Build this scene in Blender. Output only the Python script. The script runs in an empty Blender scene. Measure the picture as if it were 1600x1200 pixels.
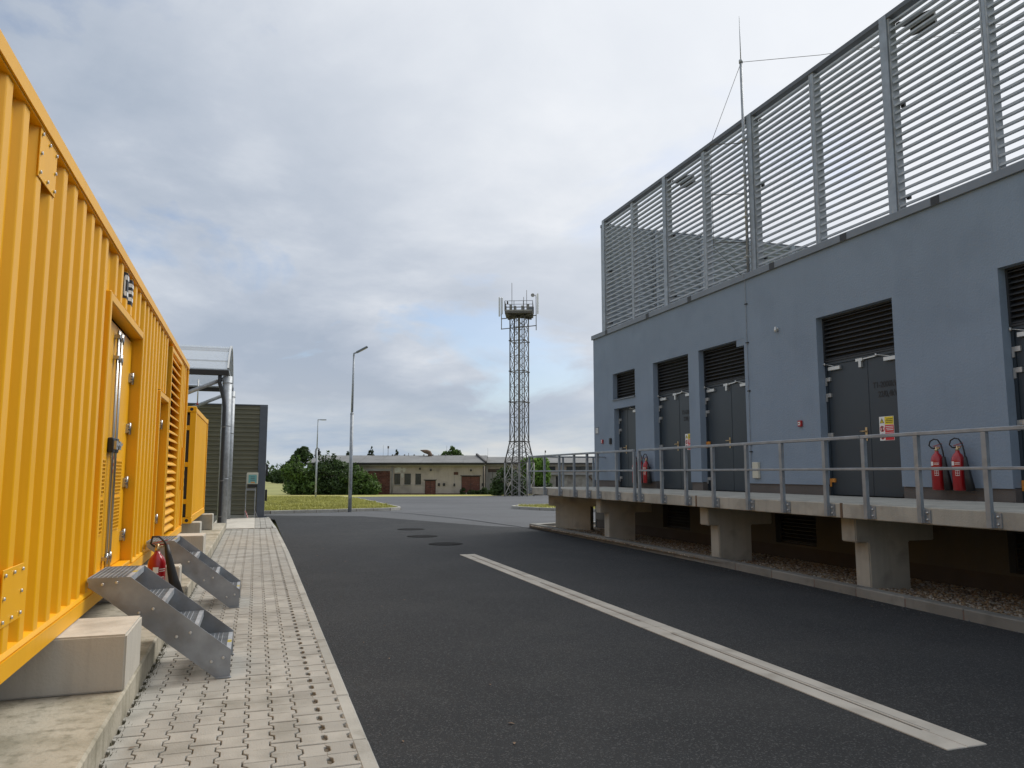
import bpy, bmesh, math, random
from mathutils import Vector, Matrix
R = math.radians
rnd = random.Random(7)
scene = bpy.context.scene
COL = scene.collection

# ------------------------------------------------------------------ camera, sky, sun, exposure
YAW, PITCH, EYE = 18.293, 6.596, 1.65
cam_d = bpy.data.cameras.new('camera'); cam = bpy.data.objects.new('camera', cam_d); COL.objects.link(cam)
cam.location = (0, 0, EYE); cam.rotation_euler = (R(90 + PITCH), 0, R(-YAW))
cam_d.sensor_width = 36; cam_d.lens = 1202 / 1600 * 36; cam_d.clip_start = .1; cam_d.clip_end = 6000
scene.camera = cam
scene.view_settings.view_transform = 'Standard'; scene.view_settings.look = 'None'
scene.view_settings.gamma = 1; scene.view_settings.use_curve_mapping = False
scene.view_settings.exposure = 0.85
SUN_AZ, SUN_EL = 64, 50            # degrees clockwise from +Y, and above the horizon

world = bpy.data.worlds.new('World'); scene.world = world; world.use_nodes = True
def build_sky():
    nt = world.node_tree; N = nt.nodes; Lk = nt.links; N.clear()
    def n(t, **kw):
        o = N.new(t)
        for k, v in kw.items(): setattr(o, k, v)
        return o
    def math_(op, a, b=None, clamp=False):
        o = n('ShaderNodeMath', operation=op, use_clamp=clamp)
        for i, v in enumerate((a, b)):
            if v is None: continue
            if isinstance(v, (int, float)): o.inputs[i].default_value = v
            else: Lk.new(v, o.inputs[i])
        return o.outputs[0]
    def ramp(fac, stops):
        o = n('ShaderNodeValToRGB'); cr = o.color_ramp
        while len(cr.elements) < len(stops): cr.elements.new(.5)
        for e, (p, c) in zip(cr.elements, stops):
            e.position = p; e.color = (c, c, c, 1) if isinstance(c, (int, float)) else (*c, 1)
        Lk.new(fac, o.inputs[0]); return o.outputs[0]
    def mix(f, a, b, blend='MIX'):
        o = n('ShaderNodeMix', data_type='RGBA', blend_type=blend)
        for i, v in ((0, f), (6, a), (7, b)):
            if isinstance(v, (int, float)): o.inputs[i].default_value = v
            elif isinstance(v, tuple): o.inputs[i].default_value = (*v, 1)
            else: Lk.new(v, o.inputs[i])
        return o.outputs[2]
    tc = n('ShaderNodeTexCoord').outputs['Generated']
    sep = n('ShaderNodeSeparateXYZ'); Lk.new(tc, sep.inputs[0])
    x, y, z = sep.outputs
    zc = math_('MAXIMUM', z, 0.0)
    den = math_('ADD', zc, 0.26)
    px, py = math_('DIVIDE', x, den), math_('DIVIDE', y, den)
    pv = n('ShaderNodeCombineXYZ'); Lk.new(px, pv.inputs[0]); Lk.new(py, pv.inputs[1])
    def noise(scale, detail, rough=.55, dist=.0, off=(0, 0, 0)):
        mp = n('ShaderNodeMapping'); mp.inputs['Location'].default_value = off
        Lk.new(pv.outputs[0], mp.inputs[0])
        o = n('ShaderNodeTexNoise'); Lk.new(mp.outputs[0], o.inputs['Vector'])
        o.inputs['Scale'].default_value = scale; o.inputs['Detail'].default_value = detail
        o.inputs['Roughness'].default_value = rough; o.inputs['Distortion'].default_value = dist
        return o.outputs['Fac']
    sky = n('ShaderNodeTexSky', sky_type='NISHITA', sun_disc=False)
    sky.sun_elevation = R(SUN_EL); sky.sun_rotation = R(SUN_AZ); sky.air_density = 1; sky.dust_density = .6
    skyc = mix(1.0, sky.outputs[0], (.85, .85, .88), 'MULTIPLY')
    base = noise(.8, 2, .5, .3, (3.1, 1.7, 0))
    puff = noise(1.9, 9, .56, .35, (1.2, 4.4, 0))
    fine = noise(5.0, 8, .6, .2, (7.7, 2.1, 0))
    t = math_('ADD', math_('MULTIPLY', base, .55), math_('ADD', math_('MULTIPLY', puff, .6), math_('MULTIPLY', fine, .24)))
    shade = ramp(t, [(.55, (2.85, 3.3, 4.0)), (.66, (3.4, 3.8, 4.45)), (.75, (4.1, 4.45, 5.0)), (.87, (5.3, 5.5, 5.85))])
    gapn = noise(1.7, 7, .55, .5, (11.3, 6.2, 0))
    gap = ramp(gapn, [(.55, 0.0), (.66, .75)])
    col = mix(gap, shade, skyc)
    # thinner, paler cloud on the sun's side of the sky
    sd = (math.sin(R(SUN_AZ)) * math.cos(R(SUN_EL)), math.cos(R(SUN_AZ)) * math.cos(R(SUN_EL)), math.sin(R(SUN_EL)))
    dt = n('ShaderNodeVectorMath', operation='DOT_PRODUCT'); Lk.new(tc, dt.inputs[0]); dt.inputs[1].default_value = sd
    glow = ramp(dt.outputs['Value'], [(.5, 0.0), (.92, .8)])
    col = mix(glow, col, (7.0, 7.15, 7.4))
    # cream light under the cloud deck close to the horizon
    hz = ramp(z, [(0.0, .8), (.06, .65), (.10, .12), (.14, 0.0)])
    band = noise(.8, 6, .6, .6, (2.0, 9.0, 0))
    hcol = ramp(band, [(.38, (2.9, 3.5, 4.3)), (.5, (4.2, 4.5, 4.7)), (.64, (5.6, 5.4, 5.0))])
    col = mix(hz, col, hcol)
    bg = n('ShaderNodeBackground'); bg.inputs['Strength'].default_value = .08
    Lk.new(col, bg.inputs['Color'])
    out = n('ShaderNodeOutputWorld'); Lk.new(bg.outputs[0], out.inputs['Surface'])
build_sky()
world.cycles.sampling_method = 'MANUAL'; world.cycles.sample_map_resolution = 1024

sun_d = bpy.data.lights.new('sun', 'SUN'); sun = bpy.data.objects.new('sun', sun_d); COL.objects.link(sun)
sun_d.energy = 1.5; sun_d.angle = R(30); sun_d.color = (1, .965, .9)
sv = Vector((math.sin(R(SUN_AZ)) * math.cos(R(SUN_EL)), math.cos(R(SUN_AZ)) * math.cos(R(SUN_EL)), math.sin(R(SUN_EL))))
sun.rotation_euler = sv.to_track_quat('Z', 'Y').to_euler(); sun.location = (20, 20, 40)

# ------------------------------------------------------------------ materials
def mat(name, color, rough=.6, metal=0.0, var=None, dirt=None, bump=None, rand=0.0, coat=0.0, spec=.5, streak=None):
    """var=(scale, amount); dirt=(colour, scale, lo, hi); bump=(scale, height); streak=(colour, amount): thin vertical run marks"""
    m = bpy.data.materials.new(name); m.use_nodes = True
    nt = m.node_tree; N = nt.nodes; Lk = nt.links
    b = N['Principled BSDF']
    b.inputs['Roughness'].default_value = rough; b.inputs['Metallic'].default_value = metal
    b.inputs['Specular IOR Level'].default_value = spec
    b.inputs['Coat Weight'].default_value = coat; b.inputs['Coat Roughness'].default_value = .12
    b.inputs['Base Color'].default_value = (*color, 1)
    geo = N.new('ShaderNodeNewGeometry'); pos = geo.outputs['Position']
    cur = None
    def mixc(f, a, bb, blend='MIX'):
        o = N.new('ShaderNodeMix'); o.data_type = 'RGBA'; o.blend_type = blend
        for i, v in ((0, f), (6, a), (7, bb)):
            if isinstance(v, (int, float)): o.inputs[i].default_value = v
            elif isinstance(v, tuple): o.inputs[i].default_value = (*v, 1)
            else: Lk.new(v, o.inputs[i])
        return o.outputs[2]
    def noise(scale, detail=5, vec=None):
        o = N.new('ShaderNodeTexNoise'); o.inputs['Scale'].default_value = scale; o.inputs['Detail'].default_value = detail
        Lk.new(vec or pos, o.inputs['Vector']); return o.outputs['Fac']
    def rng(v, a, bb, c, d):
        o = N.new('ShaderNodeMapRange'); Lk.new(v, o.inputs[0])
        for i, k in enumerate((a, bb, c, d)): o.inputs[i + 1].default_value = k
        return o.outputs[0]
    cur = tuple(color)
    if var:
        f = rng(noise(var[0], 6), .3, .7, 1 - var[1], 1 + var[1])
        g = N.new('ShaderNodeCombineColor')
        for i in range(3): Lk.new(f, g.inputs[i])
        cur = mixc(1.0, cur, g.outputs[0], 'MULTIPLY')
    if rand:
        oi = N.new('ShaderNodeObjectInfo'); f = rng(oi.outputs['Random'], 0, 1, 1 - rand, 1 + rand)
        g = N.new('ShaderNodeCombineColor')
        for i in range(3): Lk.new(f, g.inputs[i])
        cur = mixc(1.0, cur, g.outputs[0], 'MULTIPLY')
    if dirt:
        f = rng(noise(dirt[1], 8), dirt[2], dirt[3], 0, 1)
        cur = mixc(f, cur, tuple(dirt[0]))
    if streak:
        mp = N.new('ShaderNodeMapping'); mp.inputs['Scale'].default_value = (7, 7, .35); Lk.new(pos, mp.inputs[0])
        f = rng(noise(1.6, 5, mp.outputs[0]), .5, .75, 0, streak[1])
        cur = mixc(f, cur, tuple(streak[0]))
    if not isinstance(cur, tuple): Lk.new(cur, b.inputs['Base Color'])
    if bump:
        bp = N.new('ShaderNodeBump'); bp.inputs['Distance'].default_value = bump[1]; bp.inputs['Strength'].default_value = 1
        Lk.new(noise(bump[0], 6), bp.inputs['Height']); Lk.new(bp.outputs[0], b.inputs['Normal'])
    return m

def speckle(m, scale, lo, hi, col, amt):
    """scatter pale grit over a material's base colour"""
    nt = m.node_tree; N = nt.nodes; Lk = nt.links; b = N['Principled BSDF']
    geo = N.new('ShaderNodeNewGeometry')
    v = N.new('ShaderNodeTexVoronoi'); v.inputs['Scale'].default_value = scale; Lk.new(geo.outputs['Position'], v.inputs['Vector'])
    s = N.new('ShaderNodeSeparateColor'); Lk.new(v.outputs['Color'], s.inputs[0])
    mr = N.new('ShaderNodeMapRange'); Lk.new(s.outputs[0], mr.inputs[0])
    mr.inputs[1].default_value = lo; mr.inputs[2].default_value = hi; mr.inputs[4].default_value = amt
    mx = N.new('ShaderNodeMix'); mx.data_type = 'RGBA'; Lk.new(mr.outputs[0], mx.inputs[0])
    src = b.inputs['Base Color'].links[0].from_socket if b.inputs['Base Color'].links else None
    if src: Lk.new(src, mx.inputs[6])
    else: mx.inputs[6].default_value = b.inputs['Base Color'].default_value
    mx.inputs[7].default_value = (*col, 1); Lk.new(mx.outputs[2], b.inputs['Base Color'])
    return m

M = {}
M['asphalt'] = speckle(mat('asphalt', (.0215, .0235, .026), .85, var=(.30, .20), bump=(150, .007), dirt=((.032, .0335, .0345), .9, .48, .75), spec=.25), 105, .78, 1, (.085, .087, .088), .8)
M['old_asphalt'] = speckle(mat('old_asphalt', (.088, .092, .098), .85, var=(.12, .2), bump=(60, .006), dirt=((.075, .076, .08), .5, .5, .75), spec=.3), 60, .8, 1, (.16, .16, .16), .5)
M['tar'] = mat('tar', (.03, .03, .032), .5)
M['concrete'] = mat('concrete', (.44, .425, .37), .85, var=(1.7, .13), dirt=((.28, .265, .235), 3.1, .52, .78), bump=(45, .004), streak=((.27, .26, .235), .3))
M['pale_concrete'] = mat('pale_concrete', (.52, .485, .42), .85, var=(1.3, .1), dirt=((.33, .3, .25), 2.3, .54, .75), bump=(55, .003), streak=((.34, .31, .27), .35))
M['slab_concrete'] = mat('slab_concrete', (.40, .365, .29), .9, var=(1.1, .16), dirt=((.23, .21, .15), 2.6, .48, .72), bump=(35, .006), streak=((.15, .14, .095), .75))
M['drain_concrete'] = mat('drain_concrete', (.40, .375, .33), .85, var=(2.3, .14), dirt=((.29, .265, .225), 3, .5, .75), bump=(60, .002))
M['paver'] = mat('paver', (.345, .33, .295), .9, var=(2.0, .16), dirt=((.20, .19, .16), 2.6, .5, .78), bump=(90, .004), rand=.11)
M['kerbstone'] = mat('kerbstone', (.37, .36, .325), .9, var=(2, .14), dirt=((.23, .22, .19), 4, .52, .78), bump=(60, .004), rand=.10)
M['shaded_kerb'] = mat('shaded_kerbstone', (.215, .21, .19), .9, var=(2, .16), dirt=((.13, .128, .115), 4, .5, .78), bump=(60, .004), rand=.12)  # darker kerbstone copy: the building's shade is put into its colour
M['grit'] = mat('grit', (.13, .105, .075), .95, var=(40, .45), bump=(120, .01))
M['soil'] = mat('soil', (.10, .08, .06), .95, var=(9, .3), bump=(60, .02))
M['yellow'] = mat('yellow_paint', (.86, .43, .003), .45, var=(.9, .05), bump=(2.2, .003), coat=.06, spec=.4, streak=((.62, .29, .01), .2), dirt=((.80, .39, .008), 1.8, .58, .85))
M['yellow_edge'] = M['yellow']
M['steel'] = mat('galvanised_steel', (.36, .385, .41), .5, .25, var=(9, .2), bump=(30, .001), dirt=((.25, .265, .28), 5, .5, .75))
M['stair_steel'] = mat('galvanised_plate', (.29, .315, .345), .5, .4, var=(3, .3), bump=(30, .001), dirt=((.19, .19, .19), 3.5, .48, .72))
M['blade'] = mat('galvanised_blade', (.41, .45, .49), .5, .15, var=(6, .12))
M['rail_steel'] = mat('galvanised_rail', (.30, .335, .37), .45, .4, var=(6, .16), dirt=((.40, .40, .40), 9, .58, .8))
M['chrome'] = mat('polished_steel', (.42, .42, .41), .3, .9)
M['bright_steel'] = mat('satin_steel', (.60, .60, .58), .4, .7)
M['dark_grille'] = mat('dark_louvre_metal', (.03, .033, .037), .55, var=(3, .1))
M['door'] = mat('anthracite_door_paint', (.031, .043, .055), .42, var=(1.2, .07), bump=(25, .0006))
M['plaster'] = mat('blue_grey_plaster', (.235, .292, .365), .92, var=(.7, .06), bump=(30, .006), dirt=((.205, .256, .322), 1.3, .5, .8), streak=((.195, .24, .30), .14))
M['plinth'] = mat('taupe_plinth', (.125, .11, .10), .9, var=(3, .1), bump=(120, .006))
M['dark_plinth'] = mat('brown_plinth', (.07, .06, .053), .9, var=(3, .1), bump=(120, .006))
M['flashing'] = mat('grey_flashing', (.19, .215, .245), .5, .2, var=(3, .08))
M['black'] = mat('black_plastic', (.014, .014, .015), .5)
M['rubber'] = mat('black_rubber', (.02, .02, .021), .65)
M['red'] = mat('red_enamel', (.36, .010, .014), .28, coat=.4)
M['white'] = mat('white_enamel', (.78, .78, .75), .4)
M['brass'] = mat('worn_brass', (.56, .42, .24), .35, .8)
M['orange'] = mat('orange_plastic', (.65, .27, .05), .5)
M['sign_yellow'] = mat('sign_yellow', (.80, .62, .02), .45)
M['sign_red'] = mat('sign_red', (.62, .02, .03), .45)
M['cream'] = mat('cream_plastic', (.58, .56, .46), .5)
M['olive'] = mat('olive_sheet', (.165, .16, .11), .4, var=(1.5, .1))
M['post_grey'] = mat('slate_paint', (.10, .115, .14), .5, var=(4, .08))
M['dark_steel'] = mat('weathered_dark_steel', (.115, .108, .10), .65, .1, var=(2, .25), dirt=((.15, .10, .07), 3, .58, .8))
M['pale_steel'] = mat('weathered_pale_steel', (.30, .29, .27), .6, .3, var=(2, .2))
M['old_wall'] = mat('old_render', (.44, .375, .315), .95, var=(.5, .1), dirt=((.26, .225, .19), .8, .52, .8), bump=(9, .01), streak=((.25, .22, .19), .4))
M['stone_wall'] = mat('patchy_stone', (.34, .31, .26), .95, var=(1.4, .25), dirt=((.2, .16, .12), 1.2, .5, .75), bump=(5, .03))
M['peel'] = mat('peeling_whitewash', (.52, .50, .45), .95, var=(2, .15), dirt=((.36, .31, .27), 2.2, .5, .62), bump=(9, .01))
M['brick'] = mat('red_brick', (.155, .062, .042), .9, var=(1.0, .25), rand=.28)
M['mortar'] = mat('mortar', (.17, .12, .10), .95, var=(4, .15))
M['rust_door'] = mat('red_brown_paint', (.135, .048, .032), .7, var=(2, .2), dirt=((.19, .10, .07), 3, .55, .75))
M['roof_felt'] = mat('grey_roof_felt', (.175, .175, .172), .9, var=(.35, .16), dirt=((.12, .12, .115), 1.2, .55, .8))
M['fascia'] = mat('grey_fascia', (.33, .315, .29), .8, var=(.6, .15))
M['dark_trim'] = mat('dark_trim', (.035, .032, .03), .7)
M['glass'] = mat('dark_window_glass', (.018, .02, .022), .12, spec=.6)
M['rust'] = mat('rusty_duct', (.16, .105, .065), .8, var=(2, .3))
M['grass'] = mat('mown_grass', (.36, .335, .095), .95, var=(.35, .2), dirt=((.24, .25, .07), .7, .5, .72), bump=(18, .05))
M['far_grass'] = mat('field_grass', (.22, .225, .07), .95, var=(.05, .25), dirt=((.28, .26, .09), .3, .45, .7))
M['blade_grass'] = mat('grass_blades', (.36, .35, .10), .9, var=(.6, .4))
M['trunk'] = mat('bark', (.07, .055, .042), .95, var=(6, .3), bump=(20, .03))
M['iron'] = mat('cast_iron', (.020, .0205, .021), 1.0, 0, spec=.1, var=(9, .25), bump=(60, .004))
def leafmat(name, c):
    m = mat(name, c, .6, var=(1.3, .55), spec=.3)
    nt = m.node_tree; b = nt.nodes['Principled BSDF']; out = nt.nodes['Material Output']
    tr = nt.nodes.new('ShaderNodeBsdfTranslucent'); mx = nt.nodes.new('ShaderNodeMixShader'); mx.inputs[0].default_value = .3
    src = b.inputs['Base Color'].links[0].from_socket; nt.links.new(src, tr.inputs['Color'])
    nt.links.new(b.outputs[0], mx.inputs[1]); nt.links.new(tr.outputs[0], mx.inputs[2]); nt.links.new(mx.outputs[0], out.inputs[0])
    return m
M['leaf'] = leafmat('leaf_green', (.085, .145, .032)); M['leaf_dark'] = leafmat('leaf_dark_green', (.05, .085, .026))
M['leaf_bright'] = leafmat('leaf_bright_green', (.15, .26, .04)); M['needle'] = leafmat('needle_green', (.03, .05, .026))
def clear_sheet():
    m = bpy.data.materials.new('clear_roof_sheet'); m.use_nodes = True; nt = m.node_tree; b = nt.nodes['Principled BSDF']
    b.inputs['Base Color'].default_value = (.75, .79, .84, 1); b.inputs['Roughness'].default_value = .15
    tr = nt.nodes.new('ShaderNodeBsdfTransparent'); tr.inputs[0].default_value = (.93, .95, .97, 1)
    mx = nt.nodes.new('ShaderNodeMixShader'); mx.inputs[0].default_value = .4
    nt.links.new(tr.outputs[0], mx.inputs[1]); nt.links.new(b.outputs[0], mx.inputs[2]); nt.links.new(mx.outputs[0], nt.nodes['Material Output'].inputs[0])
    return m
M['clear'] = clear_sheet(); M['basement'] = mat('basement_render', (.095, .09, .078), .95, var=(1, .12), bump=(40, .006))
def pebble_mat():
    m = mat('pebbles', (.3, .25, .19), .85); nt = m.node_tree; b = nt.nodes['Principled BSDF']
    at = nt.nodes.new('ShaderNodeAttribute'); at.attribute_name = 'stone'; nt.links.new(at.outputs['Color'], b.inputs['Base Color'])
    return m
M['pebble'] = pebble_mat()

# ------------------------------------------------------------------ mesh helpers
class MB:
    def __init__(s): s.v = []; s.f = []; s.sm = []
    def add(s, vs, fs, smooth=False):
        o = len(s.v); s.v += [tuple(p) for p in vs]
        for f in fs: s.f.append([i + o for i in f]); s.sm.append(smooth)
        return s
    def box(s, x0, x1, y0, y1, z0, z1):
        return s.add([(x0, y0, z0), (x1, y0, z0), (x1, y1, z0), (x0, y1, z0), (x0, y0, z1), (x1, y0, z1), (x1, y1, z1), (x0, y1, z1)],
                     [(0, 3, 2, 1), (4, 5, 6, 7), (0, 1, 5, 4), (1, 2, 6, 5), (2, 3, 7, 6), (3, 0, 4, 7)])
    def bar(s, a, b, w, h=None, up=(0, 0, 1)):
        """rectangular bar from a to b"""
        a, b = Vector(a), Vector(b); h = h or w; d = (b - a).normalized(); u = Vector(up)
        if abs(d.dot(u)) > .98: u = Vector((1, 0, 0))
        r = d.cross(u).normalized(); u = r.cross(d)
        q = [a + r * (i * w / 2) + u * (j * h / 2) for i, j in ((-1, -1), (1, -1), (1, 1), (-1, 1))]
        q2 = [p + (b - a) for p in q]
        return s.add(q + q2, [(0, 3, 2, 1), (4, 5, 6, 7), (0, 1, 5, 4), (1, 2, 6, 5), (2, 3, 7, 6), (3, 0, 4, 7)][::1])
    def tube(s, pts, r, n=10, caps=True):
        pts = [Vector(p) for p in pts]; k = len(pts); rr = r if isinstance(r, (list, tuple)) else [r] * k
        rings = []; prev = None
        for i, p in enumerate(pts):
            d = (pts[min(i + 1, k - 1)] - pts[max(i - 1, 0)]).normalized()
            if prev is None:
                u = Vector((0, 0, 1)) if abs(d.z) < .9 else Vector((1, 0, 0))
            else: u = prev
            a = d.cross(u).normalized(); u = a.cross(d).normalized(); prev = u
            rings.append([p + (a * math.cos(t) + u * math.sin(t)) * rr[i] for t in [2 * math.pi * j / n for j in range(n)]])
        vs = [q for ring in rings for q in ring]; fs = []
        for i in range(k - 1):
            for j in range(n):
                fs.append((i * n + j, i * n + (j + 1) % n, (i + 1) * n + (j + 1) % n, (i + 1) * n + j))
        s.add(vs, fs, True)
        if caps:
            o = len(s.v) - len(vs)
            s.f.append([o + j for j in range(n)][::-1]); s.sm.append(False)
            s.f.append([o + (k - 1) * n + j for j in range(n)]); s.sm.append(False)
        return s
    def lathe(s, prof, c=(0, 0, 0), n=20):
        """prof: (radius, z) from bottom to top"""
        vs = []; fs = []; k = len(prof)
        for r, z in prof:
            for j in range(n):
                t = 2 * math.pi * j / n; vs.append((c[0] + r * math.cos(t), c[1] + r * math.sin(t), c[2] + z))
        for i in range(k - 1):
            for j in range(n):
                fs.append((i * n + j, i * n + (j + 1) % n, (i + 1) * n + (j + 1) % n, (i + 1) * n + j))
        s.add(vs, fs, True); o = len(s.v) - len(vs)
        s.f.append([o + j for j in range(n)][::-1]); s.sm.append(False)
        s.f.append([o + (k - 1) * n + j for j in range(n)]); s.sm.append(False)
        return s
    def prism(s, poly, axis, a, b):
        """2D polygon extruded along axis between a and b; polygon in the other two axes (in xyz order)"""
        def p3(p, t):
            return (t, p[0], p[1]) if axis == 'x' else (p[0], t, p[1]) if axis == 'y' else (p[0], p[1], t)
        n = len(poly)
        return s.add([p3(p, a) for p in poly] + [p3(p, b) for p in poly],
                     [tuple(range(n))[::-1], tuple(range(n, 2 * n))] + [(i, (i + 1) % n, n + (i + 1) % n, n + i) for i in range(n)])
    def xf(s, mtx):
        s.v = [tuple(mtx @ Vector(p)) for p in s.v]; return s
    def mesh(s, name, bevel=0, seg=1):
        me = bpy.data.meshes.new(name); me.from_pydata(s.v, [], s.f)
        bm = bmesh.new(); bm.from_mesh(me)
        for f, sm in zip(bm.faces, s.sm): f.smooth = sm
        bmesh.ops.recalc_face_normals(bm, faces=bm.faces)
        if bevel:
            es = [e for e in bm.edges if len(e.link_faces) == 2 and e.calc_face_angle(0) > .5]
            bmesh.ops.bevel(bm, geom=es, offset=bevel, segments=seg, affect='EDGES', clamp_overlap=True)
        bm.to_mesh(me); bm.free(); return me

def link(name, me, m, parent=None):
    o = bpy.data.objects.new(name, me); COL.objects.link(o)
    if me is not None and m is not None and not me.materials: me.materials.append(m)
    if parent is not None:
        o.parent = parent; o.matrix_parent_inverse = Matrix.Identity(4)
        # parts are modelled in world space: cancel the parent's placement
        p = parent; loc = Vector((0, 0, 0))
        o.matrix_basis = WORLD[parent.name].inverted() if parent.name in WORLD else Matrix.Identity(4)
        WORLD[o.name] = Matrix.Identity(4)
    return o
WORLD = {}
def part(name, mb, m, parent, bevel=0, seg=1, label=None, kind=None):
    """a part modelled in world coordinates under a thing"""
    o = link(name, mb.mesh(name, bevel, seg) if isinstance(mb, MB) else mb, m, parent)
    if label: o['label'] = label
    if kind: o['kind'] = kind
    return o
def lpart(name, me, m, parent, loc=(0, 0, 0), rot=None):
    """a part modelled in its parent's own coordinates"""
    o = bpy.data.objects.new(name, me); COL.objects.link(o)
    if not me.materials: me.materials.append(m)
    o.parent = parent; o.location = loc
    if rot: o.rotation_euler = rot
    WORLD[o.name] = None
    return o
def tag(o, label, cat, group=None):
    o['label'] = label; o['category'] = cat
    if group: o['group'] = group
    return o
def thing(name, label, cat, loc=(0, 0, 0), rotz=0, group=None):
    o = bpy.data.objects.new(name, None); COL.objects.link(o)
    o.location = loc; o.rotation_euler = (0, 0, rotz); o.empty_display_size = .2
    WORLD[o.name] = Matrix.Translation(Vector(loc)) @ Matrix.Rotation(rotz, 4, 'Z')
    return tag(o, label, cat, group)
def one(name, mb, m, label, cat, group=None, bevel=0, seg=1):
    o = link(name, mb.mesh(name, bevel, seg), m); WORLD[o.name] = Matrix.Identity(4); return tag(o, label, cat, group)
def struct(name, mb, m, parent=None, bevel=0, kind='structure'):
    o = link(name, mb.mesh(name, bevel) if isinstance(mb, MB) else mb, m, parent); o['kind'] = kind; WORLD[o.name] = Matrix.Identity(4); return o
def copy_tree(o, parent=None):
    c = o.copy(); COL.objects.link(c)
    if parent is not None: c.parent = parent
    for ch in o.children: copy_tree(ch, c)
    return c
def text_mesh(txt, size, depth=.002, align='CENTER', stretch=1.0, bold=0):
    cu = bpy.data.curves.new('lettering', 'FONT'); cu.body = txt; cu.size = size; cu.extrude = depth; cu.align_x = align; cu.align_y = 'CENTER'
    cu.offset = bold; cu.resolution_u = 3
    ob = bpy.data.objects.new('lettering', cu); COL.objects.link(ob)
    dg = bpy.context.evaluated_depsgraph_get(); me = bpy.data.meshes.new_from_object(ob.evaluated_get(dg))
    bpy.data.objects.remove(ob); bpy.data.curves.remove(cu)
    me.transform(Matrix.Diagonal((stretch, 1, 1, 1)))
    return me
FACE_W = Matrix(((0, 0, -1, 0), (-1, 0, 0, 0), (0, 1, 0, 0), (0, 0, 0, 1)))   # flat art read by someone looking towards +X

# ------------------------------------------------------------------ terrain: level yard, falling gently away from 30 m on
HF = (math.sin(R(YAW)), math.cos(R(YAW))); RT = (math.cos(R(YAW)), -math.sin(R(YAW)))
def depth(x, y): return HF[0] * x + HF[1] * y
def gz(x, y): return -.0166 * min(max(depth(x, y) - 30, 0), 80)
def L(u, d, z=0.0): return (HF[0] * d + RT[0] * u, HF[1] * d + RT[1] * u, z)   # u metres to the right, d metres ahead, seen square-on to the far buildings
def sheet(name, poly, off, m, kind='structure', holes=False):
    bm = bmesh.new(); bm.faces.new([bm.verts.new((x, y, 0)) for x, y in poly])
    for dd in (30, 110):
        bmesh.ops.bisect_plane(bm, geom=bm.verts[:] + bm.edges[:] + bm.faces[:], plane_co=(HF[0] * dd, HF[1] * dd, 0), plane_no=(HF[0], HF[1], 0))
    bmesh.ops.triangulate(bm, faces=bm.faces)
    for v in bm.verts: v.co.z = gz(v.co.x, v.co.y) + off
    bmesh.ops.recalc_face_normals(bm, faces=bm.faces)
    if bm.faces[:] and sum(f.normal.z for f in bm.faces) < 0: bmesh.ops.reverse_faces(bm, faces=bm.faces)
    me = bpy.data.meshes.new(name); bm.to_mesh(me); bm.free()
    return struct(name, me, m, kind=kind)

sheet('ground', [(-2500, -300), (2500, -300), (2500, 2500), (-2500, 2500)], -.14, M['far_grass'])
# new dark asphalt of the service road, older pale asphalt of the yard beyond
sheet('road', [(.70, -25), (7.98, -25), (7.98, 22.4), (7.0, 23.4), (4.0, 30.2), (.44, 32.2), (.44, 29.6), (.70, 29.0)], 0, M['asphalt'])
yard = [(-.6, 31.2), (.5, 32.0), (4.0, 29.9), (7.0, 23.1), (7.98, 22.2), (26, 21.8), (60, 20), (75, 75), (46, 104), (35, 95.5), (26.7, 86.5), (13.3, 85), (7.74, 82.2), (8.3, 76),
        (8.62, 68.8), (7.7, 52), (6.95, 38.9), (6.75, 37.6), (6.1, 36.75), (3.5, 35.3), (.6, 33.95), (-3, 33.3)]
sheet('yard', yard, -.004, M['old_asphalt'])
def ribbon(pts, w, off):
    mb = MB()
    for (x0, y0), (x1, y1) in zip(pts, pts[1:]):
        dx, dy = x1 - x0, y1 - y0; l = math.hypot(dx, dy); nx, ny = -dy / l * w / 2, dx / l * w / 2
        q = [(x0 + nx, y0 + ny), (x0 - nx, y0 - ny), (x1 - nx, y1 - ny), (x1 + nx, y1 + ny)]
        mb.add([(x, y, gz(x, y) + off) for x, y in q], [(0, 1, 2, 3)])
    return mb
struct('tar_seam', ribbon([(3.2, 41.5), (5.2, 36.5), (6.4, 33.2), (7.4, 28), (7.75, 24), (7.9, 22.6)], .12, .003), M['tar'])
struct('tar_seam', ribbon([(9.5, 62), (16, 52), (24, 47), (40, 41)], .18, .003), M['tar'])
# grass beds, raised behind their kerbs
bedl = [(-60, 31.5), (-3, 33.5), (.6, 34.1), (3.5, 35.45), (6.0, 36.9), (6.6, 37.7), (6.8, 38.9), (7.55, 52), (8.45, 68.8), (8.15, 76), (7.6, 82.3), (-60, 100)]
sheet('lawn', bedl, .09, M['grass'])
isl = [(12.85, 38.4), (12.75, 36.9), (13.1, 35), (14.6, 31.9), (24, 27.5), (50, 24), (55, 36), (30, 42), (17.0, 42.6), (14, 40.6)]
sheet('lawn', isl, .09, M['grass'])
sheet('lawn', [(7.7, 82.4), (13.3, 85.2), (26.7, 86.7), (29, 89), L(40, 104)[:2], L(-40, 106)[:2], (-60, 100)], -.02, M['grass'])

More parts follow.
